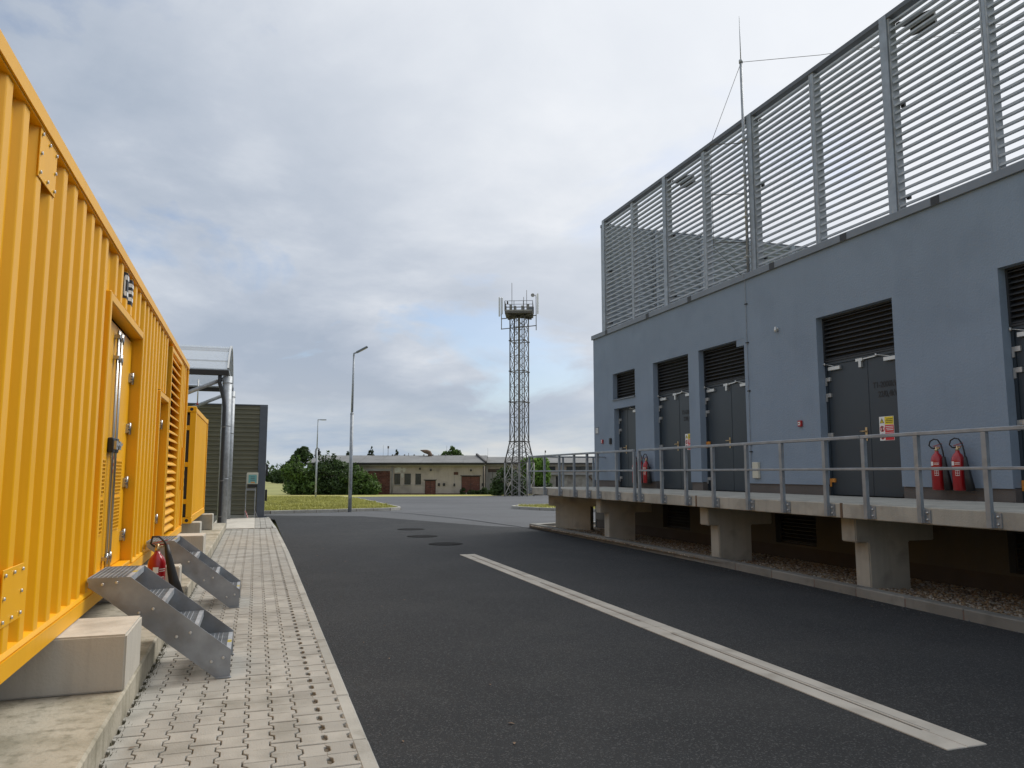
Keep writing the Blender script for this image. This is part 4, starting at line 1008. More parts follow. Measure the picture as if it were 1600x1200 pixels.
part('downpipe', MB().tube([(XR - .22, NA - .07, EZ - .22), (XR - .22, NA - .07, EZ - .45), (XR - .08, NA - .12, EZ - .95), (XR - .05, NA - .17, EZ - 1.2), (XR - .05, NA - .17, .22), (XR - .02, NA - .19, .10), (XR + .09, NA - .22, .06)], .055, 12), M['black'], cp)
for z in (.35, 1.4, 3.0): part('pipe_clip', MB().tube([(XR - .05, NA - .17, z), (XR - .05, NA - .17, z + .03)], .062, 12), M['dark_steel'], cp)
part('sprinkler_drop', MB().tube([(-1.9, 27, EZ - .1), (-1.9, 27, 3.9)], .02, 8), M['bright_steel'], cp)
part('sprinkler_head', MB().lathe([(.05, 0), (.02, .05), (.02, .1)], (-1.9, 27, 3.86), 10), M['red'], cp)

# ------------------------------------------------------------------ street lamps
def lamp(x, y, h, arm, rise, label, az):
    z = gz(x, y); t = thing('street_lamp', label, 'street lamp', (x, y, z), 0, 'street lamps beside the yard')
    part('pole', MB().tube([(x, y, z - .3), (x, y, z + h * .62)], [.085, .075], 14).tube([(x, y, z + h * .62), (x + .02, y, z + h)], [.055, .038], 14), M['steel'], t)
    part('pole_collar', MB().tube([(x, y, z + h * .62 - .05), (x, y, z + h * .62 + .02)], [.085, .06], 14), M['steel'], t)
    part('hatch', MB().box(x - .04, x + .04, y - .09, y - .075, z + .6, z + .95), M['steel'], t)
    c, s = math.cos(az), math.sin(az); a = Vector((x + .02, y, z + h)); b = a + Vector((c * arm, s * arm, rise)); m = a.lerp(b, .18)
    part('bracket', MB().tube([a - Vector((0, 0, .12)), a + Vector((0, 0, .02)), m], .04, 10), M['steel'], t)
    part('lamp_head', MB().bar(m, b, .24, .07), M['flashing'], t, bevel=.02)
    d = (b - m).normalized(); part('light_panel', MB().bar(m.lerp(b, .3) - Vector((0, 0, .045)), b - d * .05 - Vector((0, 0, .045)), .16, .012), M['cream'], t)
lamp(4.04, 35.35, 7.15, .62, .34, 'nearer tall galvanised street lamp at the kerb of the grass bed', R(-15))
lamp(5.28, 73.5, 7.25, .78, .0, 'farther street lamp with a flat arm, in front of the bushes', R(-18.3))

# ------------------------------------------------------------------ lattice tower (local frame: centre at TC)
TD = 87.6
TC = Vector(L((811.6 - 800) * TD / 1210, TD, 0)); TZ = -.0166 * 57.6
tw = thing('lattice_tower', 'tall steel lattice tower with antennas and a railed platform', 'tower', (TC.x, TC.y, TZ))
YR = math.atan2(RT[1], RT[0])
def TP(a, r, z): t = R(a) + YR; return Vector((TC.x + r * math.cos(t), TC.y + r * math.sin(t), z))
A0 = 27; ANG = [A0 + 90 * i for i in range(4)]
def rad(z):
    if z > 5.2: return 1.20
    if z > 2.8: return 1.20 + (5.2 - z) / 2.4 * .66
    return 1.86
TOP = 19.75
lv_main = [TZ, 2.8, 5.2, 6.15, 9.68, 13.2, 16.72, TOP]
for a in ANG:
    pts = [TP(a, rad(z), z) for z in (TZ - .2, 2.8, 5.2, TOP)]
    part('leg', MB().tube(pts[:2], .085, 8), M['pale_steel'], tw); part('leg', MB().tube(pts[1:], .075, 8), M['dark_steel'], tw)
levels = [TZ + .05, .95, 2.8, 4.0, 5.2, 7.92, 9.68, 11.44, 13.2, 14.96, 16.72, 18.3, TOP]
for i, z in enumerate(levels):
    big = z in (5.2, 9.68, 13.2, 16.72, 2.8)
    if i == 0: continue
    for a in ANG:
        p, q = TP(a, rad(z), z), TP(a + 90, rad(z), z); part('ring_beam', MB().bar(p, q, 0.08 if big else .04), M['dark_steel'] if z > 1 else M['pale_steel'], tw)
    if big and z > 5:
        for a in ANG: part('flange', MB().tube([TP(a, rad(z), z - .05), TP(a, rad(z), z + .05)], .16, 10), M['dark_steel'], tw)
for z0, z1 in zip(levels, levels[1:]):
    for a in ANG:
        for u, v in ((0, 90), (90, 0)):
            part('brace', MB().bar(TP(a + u, rad(z0), z0), TP(a + v, rad(z1), z1), .048), M['dark_steel'] if z0 > 1 else M['pale_steel'], tw)
part('cable_tray', MB().box(-.16, .12, -.05, .05, TZ, TOP).xf(Matrix.Translation(TC + Vector((0, 0, 0))) @ Matrix.Rotation(YR, 4, 'Z')), M['pale_steel'], tw)
part('cable', MB().tube([TC + Vector((RT[0] * .32, RT[1] * .32, TZ)), TC + Vector((RT[0] * .32, RT[1] * .32, TOP))], .06, 8), M['dark_steel'], tw)
ld = MB()
for s in (-.62, -.30): ld.tube([TC + Vector((RT[0] * s - HF[0] * .2, RT[1] * s - HF[1] * .2, TZ)), TC + Vector((RT[0] * s - HF[0] * .2, RT[1] * s - HF[1] * .2, TOP + 1))], .025, 6)
for k in range(60):
    z = TZ + .4 + k * .34; ld.bar(TC + Vector((RT[0] * -.62 - HF[0] * .2, RT[1] * -.62 - HF[1] * .2, z)), TC + Vector((RT[0] * -.30 - HF[0] * .2, RT[1] * -.30 - HF[1] * .2, z)), .025)
part('ladder', ld, M['pale_steel'], tw)
PR = 2.25; PA = [A0 + 15 + 90 * i for i in range(4)]
pl = [TP(a, PR, 0) for a in PA]
part('platform', MB().prism([(p.x, p.y) for p in pl], 'z', TOP, TOP + .22), M['dark_steel'], tw)
part('platform_beam', MB().bar(TP(PA[0], 1.9, TOP - .12), TP(PA[2], 1.9, TOP - .12), .2), M['dark_steel'], tw); part('platform_beam', MB().bar(TP(PA[1], 1.9, TOP - .12), TP(PA[3], 1.9, TOP - .12), .2), M['dark_steel'], tw)
for a, b in zip(pl, pl[1:] + pl[:1]):
    for k in range(3):
        p = a.lerp(b, k / 3); part('guard_post', MB().bar(p + Vector((0, 0, TOP + .22)), p + Vector((0, 0, TOP + 1.4)), .05), M['dark_steel'], tw)
    for z in (.62, 1.0, 1.4): part('guard_rail', MB().bar(a + Vector((0, 0, TOP + z)), b + Vector((0, 0, TOP + z)), .045), M['dark_steel'], tw)
    part('toe_board', MB().bar(a + Vector((0, 0, TOP + .3)), b + Vector((0, 0, TOP + .3)), .02, .16), M['pale_steel'], tw)
def UP(u, dd, z): return Vector((TC.x + RT[0] * u + HF[0] * dd, TC.y + RT[1] * u + HF[1] * dd, z))
for z0, z1 in ((18.05, 18.55), (19.25, 19.75)):
    part('antenna_boom', MB().bar(UP(-2.1, -.6, z0), UP(2.0, -.2, z1), .09), M['dark_steel'], tw)
for u, dd, zt in ((-2.05, -.6, 21.7), (1.95, -.2, 22.2)): part('antenna_pole', MB().tube([UP(u, dd, 18.0), UP(u, dd, zt)], .05, 8), M['pale_steel'], tw)
for u, dd, z0, z1, w in ((-2.28, -.75, 19.5, 21.75, .20), (-1.98, -.8, 19.75, 21.7, .16), (2.14, -.35, 19.9, 22.3, .17)):
    part('panel_antenna', MB().box(-w / 2, w / 2, -.07, .07, z0, z1).xf(Matrix.Translation(UP(u, dd, 0)) @ Matrix.Rotation(YR, 4, 'Z')), M['white'] if u > 0 else M['bright_steel'], tw, bevel=.03)
part('dish_antenna', MB().tube([UP(1.55, -.5, 22.05), UP(1.55, -.3, 22.05)], [.22, .10], 14), M['pale_steel'], tw); part('dish_arm', MB().bar(UP(1.55, -.3, 22.05), UP(1.95, -.2, 22.05), .05), M['dark_steel'], tw)
for u, dd, z0, z1 in ((-.85, -.9, TOP + .3, 23.4), (.85, -.7, TOP + .3, 22.6), (.5, -.9, TOP + .3, 21.75)): part('whip_antenna', MB().tube([UP(u, dd, z0), UP(u, dd, z1)], .03, 6), M['dark_steel'], tw)
for u, dd, z0 in ((-1.0, -1.0, .5), (-.5, -1.1, .35), (.35, -1.0, .4), (1.0, -.9, .6)): part('radio_unit', MB().box(-.14, .14, -.1, .1, TOP + z0, TOP + z0 + .55).xf(Matrix.Translation(UP(u, dd, 0)) @ Matrix.Rotation(YR, 4, 'Z')), M['pale_steel'], tw)
part('equipment_box', MB().box(-.45, .4, -.3, .3, TOP + .3, TOP + 1.0).xf(Matrix.Translation(UP(1.3, .2, 0)) @ Matrix.Rotation(YR, 4, 'Z')), M['flashing'], tw)
part('obstruction_lamp', MB().lathe([(.05, 0), (.1, .1), (.08, .35), (.0, .42)], UP(-1.35, -.6, TOP + 1.2), 8), M['black'], tw)

# ------------------------------------------------------------------ old low building across the yard; local axes u (right), d (away)
BD = 108.0; BZ = -1.33; S_ = BD / 1210
LM = Matrix(((RT[0], HF[0], 0, 0), (RT[1], HF[1], 0, 0), (0, 0, 1, 0), (0, 0, 0, 1)))
def lb(mb): return mb.xf(LM)
def pu(px): return (px - 800) * S_
def pz(py): return EYE + (739 - py) * BD / 1218
ob = thing('old_hall', 'long low rendered hall with grey roof and red-brown doors across the yard', 'building', L(-16, 112, BZ))
U0, U1 = pu(485), pu(757)
EAVE = pz(726)
opA = [(pu(575), pu(609.5), BZ - .1, pz(736)), (pu(616), pu(625.5), pz(757), pz(740)), (pu(632), pu(642), pz(757), pz(740)), (pu(649), pu(658), pz(757), pz(740)), (pu(664), pu(681), BZ - .1, pz(750)), (pu(721), pu(750), BZ + .25, pz(743.5)), (pu(709), pu(716), pz(742), pz(737.5))]
def swap(mb):  # wall_face builds (x=depth, y=along, z): map depth->d, along->u
    mb.v = [(y, x, z) for x, y, z in mb.v]; return lb(mb)
part('wall', swap(wall_face(BD, BD + .3, [U0, U1], [BZ - .3, EAVE], opA)), M['old_wall'], ob)
w2 = MB(); w2.box(U0, U0 + .3, BD + .301, BD + 12, BZ - .3, EAVE); w2.box(U1 - .3, U1, BD + .301, BD + 12, BZ - .3, EAVE); w2.box(U0, U1, BD + 12, BD + 12.3, BZ - .3, EAVE)
part('wall', lb(w2), M['old_wall'], ob)
part('base_band', lb(MB().box(U0, pu(575), BD - .03, BD, BZ - .2, BZ + .18)), M['mortar'], ob)
for a, b in ((609.6, 664), (681, 721), (750, 757)): part('base_band', lb(MB().box(pu(a), pu(b), BD - .03, BD - .002, BZ - .2, BZ + .18)), M['mortar'], ob)
rf = MB().prism([(BD - .9, EAVE + .28), (BD + 6.2, pz(711.5) + .14), (BD + 13.2, EAVE + .28), (BD + 13.2, EAVE + .12), (BD + 6.2, pz(711.5)), (BD - .9, EAVE + .12)], 'x', U0 - .4, U1 + .2)
part('roof', lb(rf), M['roof_felt'], ob)
for k in range(9):
    u = U0 + 1 + k * 2.9; part('roof_seam', lb(MB().bar((u, BD - .9, EAVE + .29), (u, BD + 6.2, pz(711.5) + .15), .05, .03)), M['roof_felt'], ob)
part('gutter', lb(MB().box(U0 - .4, U1 + .2, BD - 1.02, BD - .905, EAVE + .10, EAVE + .26)), M['dark_trim'], ob)
part('fascia', lb(MB().box(U0 - .3, U1 + .1, BD - .55, BD - .45, EAVE - .22, EAVE + .11)), M['fascia'], ob)
part('soffit', lb(MB().box(U0 - .3, U1 + .1, BD - .9, BD + .3, EAVE - .03, EAVE + .02)), M['dark_trim'], ob)
part('verge', lb(MB().bar((U1 + .25, BD - 1.0, EAVE + .3), (U1 - 1.4, BD + 6.3, pz(710.5) + .2), .25, .3)), M['dark_trim'], ob)
# bricked-up bay: individual brick courses
bay = part('brick_infill', lb(MB().box(pu(575), pu(609.5), BD + .12, BD + .25, BZ - .1, pz(736))), M['mortar'], ob)
bu0, bu1, bz0, bz1 = pu(575), pu(609.5), BZ, pz(736)
nb_r, nb_c = 14, 8
bm_ = MB().box(0, (bu1 - bu0) / nb_c - .03, BD + .06, BD + .119, 0, (bz1 - bz0) / nb_r - .03)
bme = bm_.mesh('brick'); bme2 = MB().box(0, (bu1 - bu0) / nb_c / 2 - .03, BD + .06, BD + .119, 0, (bz1 - bz0) / nb_r - .03).mesh('brick')
for r_ in range(nb_r):
    u = bu0 + .015
    half = r_ % 2
    for c in range(nb_c + half):
        hb = half and c in (0, nb_c)
        o = link('brick', bme2 if hb else bme, M['brick'], bay); o.matrix_basis = LM @ Matrix.Translation((u, rnd.uniform(-.008, .008), bz0 + r_ * (bz1 - bz0) / nb_r + .015))
        u += (bu1 - bu0) / nb_c * (.5 if hb else 1)
part('bay_frame', lb(MB().box(pu(572), pu(612), BD - .05, BD - .002, pz(736), pz(733))), M['fascia'], ob)
for a, b in ((616, 625.5), (632, 642), (649, 658)):
    w = part('window', lb(MB().box(pu(a), pu(b), BD + .2, BD + .24, pz(757), pz(740))), M['dark_trim'], ob)
    part('pane', lb(MB().box(pu(a) + .06, (pu(a) + pu(b)) / 2 - .03, BD + .17, BD + .199, pz(757) + .06, pz(740) - .06)), M['glass'], w)
    part('pane', lb(MB().box((pu(a) + pu(b)) / 2 + .03, pu(b) - .06, BD + .17, BD + .199, pz(757) + .06, pz(740) - .06)), M['glass'], w)
    part('sill', lb(MB().box(pu(a) - .08, pu(b) + .08, BD - .1, BD + .199, pz(757) - .06, pz(757) - .002)), M['fascia'], w)
def leafdoor(a, b, zb_, zt_, n, lab):
    dr = part('door', lb(MB().box(pu(a), pu(b), BD + .2, BD + .28, zb_, zt_)), M['dark_trim'], ob, label=lab)
    mid = (pu(a) + pu(b)) / 2
    for u0, u1 in ((pu(a) + .04, mid - .02), (mid + .02, pu(b) - .04)):
        for k in range(n):
            z0 = zb_ + .05 + (zt_ - zb_ - .1) * k / n; part('plank', lb(MB().box(u0, u1, BD + .15, BD + .199, z0, z0 + (zt_ - zb_ - .1) / n - .02)), M['rust_door'], dr)
    part('lintel', lb(MB().box(pu(a) - .15, pu(b) + .15, BD - .06, BD + .149, zt_ + .002, zt_ + .10)), M['dark_trim'], dr)
    part('handle', lb(MB().box(mid - .25, mid + .25, BD + .12, BD + .149, (zb_ + zt_) / 2, (zb_ + zt_) / 2 + .05)), M['dark_trim'], dr)
leafdoor(664, 681, BZ, pz(750.5), 6, 'smaller red-brown double door'); leafdoor(721, 750, BZ + .25, pz(744), 7, 'wide red-brown garage door')
vt = part('vent_panel', lb(MB().box(pu(709), pu(716), BD + .15, BD + .25, pz(742), pz(737.5))), M['dark_trim'], ob)
for k in range(3): part('vent_slat', lb(MB().box(pu(709) + .03, pu(716) - .03, BD + .1, BD + .149, pz(742) + .03 + k * .13, pz(742) + .11 + k * .13)), M['rust_door'], vt)
part('peeling_patch', lb(MB().prism([(pu(616), pz(732)), (pu(622), pz(730)), (pu(630), pz(730.5)), (pu(635), pz(732.5)), (pu(633), pz(737)), (pu(628), pz(739)), (pu(622), pz(738)), (pu(617), pz(738.6))], 'y', BD - .012, BD - .002)), M['peel'], ob)
part('peeling_patch', lb(MB().prism([(pu(626.5), pz(739.8)), (pu(630.5), pz(739.5)), (pu(631), pz(745)), (pu(628), pz(747)), (pu(627), pz(743))], 'y', BD - .012, BD - .002)), M['peel'], ob)
for px in (613.3, 755.5): part('downspout', lb(MB().tube([(pu(px), BD - .15, BZ), (pu(px), BD - .15, EAVE)], .07, 8)), M['dark_trim'] if px > 700 else M['fascia'], ob)
for px, py in ((673.5, 734), (656.5, 732), (736, 734.5)): part('wall_lamp', lb(MB().bar((pu(px), BD - .001, pz(py) + .1), (pu(px), BD - .4, pz(py) + .1), .06).box(pu(px) - .13, pu(px) + .13, BD - .5, BD - .3, pz(py) - .18, pz(py) + .08)), M['dark_trim'], ob)
for px, py, w in ((686, 757, .28), (694, 757, .32), (710, 757.5, .2), (754.5, 757, .3)): part('meter_box', lb(MB().box(pu(px) - w / 2, pu(px) + w / 2, BD - .15, BD - .002, pz(py) - .2, pz(py) + .18)), M['dark_trim'], ob)
part('cable_drop', lb(MB().box(pu(710) - .02, pu(710) + .02, BD - .03, BD - .002, pz(757) + .2, pz(742.2))), M['fascia'], ob)
duct = MB().tube([(pu(665), BD + 5.5, pz(713)), (pu(665), BD + 5.5, pz(708.5)), (pu(663.5), BD + 5.5, pz(705.6)), (pu(660), BD + 5.5, pz(704.2)), (pu(656), BD + 5.5, pz(703.4)), (pu(649), BD + 5.5, pz(701.6))], [.32, .32, .32, .31, .26, .04], 12)
part('roof_duct', lb(duct), M['rust'], ob)
hp = MB().tube([(pu(482), BD + 3.5, pz(722)), (pu(482), BD + 3.5, pz(702)), (pu(483), BD + 3.5, pz(699.5)), (pu(485.5), BD + 3.5, pz(698.5)), (pu(488), BD + 3.5, pz(700)), (pu(488.5), BD + 3.5, pz(710))], .06, 6)
for k in range(6): hp.bar((pu(482), BD + 3.5, pz(720 - k * 3)), (pu(480), BD + 3.5, pz(720 - k * 3)), .05)
part('ladder_hoop', lb(hp), M['dark_steel'], ob)
for px, y0, y1, r_ in ((595, 713, 697, .035), (587, 713, 693, .015), (692, 713, 694, .02), (629, 713, 706, .04), (679, 713, 708, .04), (760, 713, 698, .015)): part('roof_pole', lb(MB().tube([(pu(px), BD + 6, pz(y0)), (pu(px), BD + 6, pz(y1))], r_, 6)), M['dark_steel'], ob)
part('spotlight', lb(MB().box(pu(594.2), pu(596.3), BD + 5.8, BD + 6.2, pz(698.5), pz(694.5))), M['dark_steel'], ob)
for px in (569, 602, 606, 622, 638, 654, 669, 690, 700): part('roof_vent', lb(MB().lathe([(.1, 0), (.1, .25), (.16, .27), (.0, .38)], (pu(px), BD + 6.2, pz(712.2)), 8)), M['dark_steel'], ob)

hb = thing('rear_hall', 'set-back low hall with grey roof behind the lattice tower', 'building', L(4, 114, BZ))
HD = 111.0
def qu(px): return (px - 800) * HD / 1210
def qz(py): return EYE + (739 - py) * HD / 1218
V0, V1 = U1 + .05, qu(1010)
opB = [(qu(762), qu(786.5), BZ - .1, qz(732.5)), (qu(800), qu(808), qz(741), qz(733)), (qu(842), qu(868), qz(737), qz(729)), (qu(885), qu(940), qz(737), qz(729))]
part('wall', swap(wall_face(HD, HD + .3, [V0, V1], [BZ - .3, qz(725)], opB)), M['old_wall'], hb)
part('back_core', lb(MB().box(V0 + .2, V1, HD + .6, HD + 9, BZ - .3, qz(725.5))), M['dark_trim'], hb)
rb = MB().prism([(HD - .7, qz(725)), (HD - .7, qz(723)), (HD + 6, qz(712.5)), (HD + 12, qz(723)), (HD + 12, qz(725)), (HD + 6, qz(714))], 'x', V0 - .1, V1)
part('roof', lb(rb), M['roof_felt'], hb)
part('gutter', lb(MB().box(V0 + .1, V1, HD - .85, HD - .705, qz(725.5), qz(723.5))), M['dark_trim'], hb)
part('fascia', lb(MB().box(V0 + .1, V1, HD - .3, HD - .2, qz(728.5), qz(725.6))), M['fascia'], hb)
part('strip_window', lb(MB().box(qu(762), qu(786.5), HD + .15, HD + .2, qz(737.3), qz(732.5))), M['glass'], hb)
for a, b in ((762, 769.6), (769.9, 786.5)): part('garage_door', lb(MB().box(qu(a), qu(b) - .02, HD + .12, HD + .2, BZ, qz(737.8))), M['fascia'], hb)
for a, b, y0, y1 in ((800, 808, 741, 733), (842, 868, 737, 729), (885, 940, 737, 729)):
    w = part('window', lb(MB().box(qu(a), qu(b), HD + .2, HD + .24, qz(y0), qz(y1))), M['dark_trim'], hb)
    n = 2 if b - a < 10 else 5
    for k in range(n): part('pane', lb(MB().box(qu(a) + (qu(b) - qu(a)) * k / n + .04, qu(a) + (qu(b) - qu(a)) * (k + 1) / n - .04, HD + .16, HD + .199, qz(y0) + .05, qz(y1) - .05)), M['glass'], w)
part('pilaster', lb(MB().box(V0 + .02, V0 + .35, HD - .25, HD - .002, BZ - .2, qz(726))), M['fascia'], hb)
for px in (761.3, 789): part('downspout', lb(MB().tube([(qu(px), HD - .1, BZ), (qu(px), HD - .1, qz(726))], .07, 8)), M['dark_trim'], hb)
for px, y0 in ((854.5, 704), (895, 711), (878, 711)): part('roof_pole', lb(MB().tube([(qu(px), HD + 5.8, qz(714)), (qu(px), HD + 5.8, qz(y0))], .04, 6)), M['dark_steel'], hb)
part('spotlight', lb(MB().box(qu(854), qu(856), HD + 5.6, HD + 6, qz(705.5), qz(702))), M['dark_steel'], hb)

an = thing('flat_annex', 'small patchy stone annex with a flat roof slab, seen through the deck railing', 'building', L(7.5, 106, BZ))
AD = 104.0
def au(px): return (px - 800) * AD / 1210
def az_(py): return EYE + (739 - py) * AD / 1218
opC = [(au(868.5), au(873.5), BZ - .2, az_(744)), (au(845), au(849), az_(757), az_(745)), (au(852), au(857), az_(757), az_(745))]
part('wall', swap(wall_face(AD, AD + .3, [au(838), au(1000)], [BZ - .3, az_(742)], opC)), M['stone_wall'], an)
part('core', lb(MB().box(au(838), au(1000), AD + .5, AD + 5, BZ - .3, az_(742))), M['dark_trim'], an)
part('roof_slab', lb(MB().box(au(836), au(1002), AD - .5, AD + 5.2, az_(741.9), az_(739.2))), M['fascia'], an)
part('door', lb(MB().box(au(868.5), au(873.5), AD + .2, AD + .28, BZ, az_(744))), M['dark_trim'], an)
for a, b in ((845, 849), (852, 857)): part('window', lb(MB().box(au(a), au(b), AD + .2, AD + .24, az_(757), az_(745))), M['glass'], an)
part('rust_pipe', lb(MB().tube([(au(917), AD - .1, az_(742.5)), (au(923), AD - .1, az_(747)), (au(926.5), AD - .1, az_(751)), (au(927), AD - .1, BZ)], .09, 8)), M['rust'], an)

# ------------------------------------------------------------------ trees and bushes: many leaf-sized faces in uneven clumps
def foliage(name, blobs, n, size, m, parent, seed, flat=.0, leafm=None):
    import numpy as np
    rg = np.random.default_rng(seed)
    w = np.array([b[3] * b[4] * b[5] for b in blobs]) ** .72; w /= w.sum()
    idx = rg.choice(len(blobs), n, p=w); B = np.array([b[:6] for b in blobs])[idx]
    d = rg.normal(size=(n, 3)); d /= np.linalg.norm(d, axis=1, keepdims=True)
    r = rg.uniform(.35, 1.0, n) ** .5 * (1 + .16 * np.sin(d[:, 0] * 7 + idx) * np.sin(d[:, 2] * 6 + idx * 2))
    P = B[:, :3] + d * r[:, None] * B[:, 3:]
    nrm = d * .7 + rg.normal(size=(n, 3)) * .6 + np.array([0, 0, .3]); nrm /= np.linalg.norm(nrm, axis=1, keepdims=True)
    t = np.cross(nrm, rg.normal(size=(n, 3))); t /= np.linalg.norm(t, axis=1, keepdims=True); b2 = np.cross(nrm, t)
    s = size * rg.uniform(.6, 1.35, n)[:, None]
    V = np.stack([P - t * s, P + b2 * s * .5, P + t * s, P - b2 * s * .5], 1).reshape(-1, 3)
    me = bpy.data.meshes.new(name); me.vertices.add(4 * n); me.vertices.foreach_set('co', V.ravel())
    me.loops.add(4 * n); me.loops.foreach_set('vertex_index', np.arange(4 * n)); me.polygons.add(n)
    me.polygons.foreach_set('loop_start', np.arange(0, 4 * n, 4)); me.update(calc_edges=True)
    return part(name, me, m, parent)
def shrub(label, u, d, blobs, n, size, m, seed, group=None, z=None, name='bush', cat='bush', trunk=True, trunk_h=None):
    """blobs: (du, dd, dz, ru, rd, rz) in metres, foliage measured from the ground"""
    p = Vector(L(u, d)); p.z = gz(p.x, p.y) if z is None else z
    t = thing(name, label, cat, p, 0, group)
    bl = []
    for du, dd, dz, ru, rd, rz in blobs:
        c = p + Vector((RT[0] * du + HF[0] * dd, RT[1] * du + HF[1] * dd, dz)); bl.append((c.x, c.y, c.z, ru, rd, rz))
    foliage('crown' if cat == 'tree' else 'foliage', bl, n, size, m, t, seed)
    if trunk:
        mb = MB(); mb.tube([p - Vector((0, 0, .2)), p + Vector((.05, 0, (trunk_h or 1.2)))], [.16, .09], 8)
        for b in bl[:5]: mb.tube([p + Vector((0, 0, (trunk_h or 1.2) * .5)), Vector(b[:3])], [.07, .02], 6)
        part('trunk' if cat == 'tree' else 'stems', mb, M['trunk'], t)
    return t
def lumps(w, h, n, seed, base=.35):
    r = random.Random(seed); out = []
    for i in range(n):
        du = r.uniform(-.5, .5) * w; top = h * (1 - abs(du / w) ** 2 * 1.6) * r.uniform(.72, 1.0); rr = r.uniform(.16, .26) * h
        out.append((du, r.uniform(-.25, .25) * w, max(rr * .8, top - rr), rr * r.uniform(.9, 1.4), rr * 1.1, rr))
        if r.random() < .7: out.append((du + r.uniform(-.2, .2), r.uniform(-.2, .2) * w, top + rr * r.uniform(-.1, .35), rr * .28, rr * .3, rr * r.uniform(.5, .8)))
        out.append((du * 1.05, r.uniform(-.25, .25) * w, rr * .9, rr * 1.2, rr * 1.1, rr))
    return out
bu = lambda px, d: (px - 800) * d / 1210
shrub('rounded mid green bush at the left end of the old hall', bu(466, 103), 103, lumps(4.6, 4.7, 13, 3), 6500, .2, M['leaf'], 11, 'bushes in front of the old hall')
shrub('tall dark green bush in the middle, in front of the hall roof', bu(524, 104), 104, lumps(6.6, 4.9, 15, 5), 8000, .2, M['leaf_dark'], 12, 'bushes in front of the old hall')
shrub('lower green bush partly covering the red bricked-up bay', bu(560, 103.5), 103.5, lumps(4.2, 4.0, 12, 8), 6000, .19, M['leaf'], 13, 'bushes in front of the old hall')
shrub('dark upright tree rising behind the left bush', bu(464, 112), 112, [(.0, 0, 4.8, 1.0, 1.0, 1.3), (-.9, 0, 3.9, 1.0, 1.0, 1.1), (.9, 0, 6.0, .7, .8, .9), (1.4, 0, 5.2, .9, .8, 1.0), (.2, 0, 5.9, .5, .5, .7), (-1.7, .3, 3.0, 1.0, 1, 1.2), (0, 0, 2.5, 2, 1.4, 1.4)], 3600, .24, M['leaf_dark'], 21, None, name='tree', cat='tree', trunk_h=4)
shrub('dark green bush at the foot of the lattice tower', bu(793, 94), 94, lumps(2.6, 3.7, 9, 31), 3600, .17, M['leaf_dark'], 31)
shrub('bright green young tree behind the corner of the deck railing', bu(835, 97), 97, [(0, 0, 3.3, 1.5, 1.3, 1.4), (.9, 0, 4.0, 1.0, 1, .9), (-1.0, 0, 3.6, 1.1, 1, 1.1), (.2, 0, 2.2, 1.9, 1.5, 1.0), (1.3, 0, 2.8, .8, .8, .9)], 4200, .19, M['leaf_bright'], 33, name='tree', cat='tree', trunk_h=2)
shrub('dark hedge behind the tower legs and railing', bu(836, 99), 99, lumps(5.4, 2.4, 10, 37), 4200, .18, M['leaf_dark'], 37, name='hedge', cat='hedge', trunk=False)
for px, w, h, sd, lab in ((724, .9, .9, 41, 'low weeds at the left foot of the garage door'), (736, 1.9, .75, 42, 'low weeds below the middle of the garage door'), (755.5, 1.0, 1.1, 43, 'weeds at the foot of the downspout'), (769, .9, 1.0, 44, 'weeds in front of the pale garage doors'), (745, 1.0, .7, 45, 'low weeds at the right foot of the garage door')):
    shrub(lab, bu(px, 106.8), 106.8, lumps(w, h, 5, sd), 420, .12, M['leaf_dark'], sd, 'weeds along the hall wall', name='weeds', cat='weeds', trunk=False)
def conifer(px, ytop, d, h, w, sd, lab):
    u = bu(px, d); zt = EYE + (739 - ytop) * d / 1218; p = Vector(L(u, d)); z0 = gz(p.x, p.y)
    bl = []; r = random.Random(sd); n = 9
    for i in range(n):
        f = i / (n - 1); rr = w * (1 - f * .92) * r.uniform(.8, 1.1)
        for s in (-1, 1): bl.append((s * rr * .45, r.uniform(-.3, .3), zt - z0 - h + h * f, rr * .7, rr * .7, h / n * .55))
    shrub(lab, u, d, bl, 1500, .26, M['needle'], sd, 'conifer tops behind the old hall', name='conifer', cat='tree', trunk_h=max(2, zt - z0 - .5))
conifer(579, 700, 135, 5, 2.0, 51, 'broad conifer top above the hall roof, right of the tall lamp'); conifer(619, 704, 140, 4, 1.3, 52, 'small conifer top above the middle of the hall roof')
conifer(543, 706, 150, 4, 1.4, 53, 'low conifer top above the hall roof beside the tall lamp'); conifer(497, 703, 138, 4.2, 1.6, 54, 'conifer top over the left end of the hall roof')
def backtree(px, ytop, d, w, h, sd, lab, m):
    u = bu(px, d); zt = EYE + (739 - ytop) * d / 1218; p = Vector(L(u, d)); z0 = gz(p.x, p.y); H_ = zt - z0
    shrub(lab, u, d, [(0, 0, H_ - h * .35, w * .45, w * .5, h * .4), (w * .25, 0, H_ - h * .6, w * .5, w * .5, h * .35), (-w * .28, 0, H_ - h * .65, w * .45, w * .5, h * .3), (0, 0, H_ - h, w * .8, w * .7, h * .5)], 1500, .25, m, sd, 'leafy treetops behind the old hall', name='tree', cat='tree', trunk_h=H_ - h)
backtree(706.5, 697.5, 132, 1.3, 3.0, 61, 'pointed green treetop above the hall roof', M['leaf']); backtree(714, 703, 132, 1.6, 2.2, 62, 'lower green treetop at the right of the pointed one', M['leaf']); backtree(696, 706, 132, 1.6, 1.6, 63, 'low green treetop left of the pointed one', M['leaf'])
rt_ = random.Random(9)
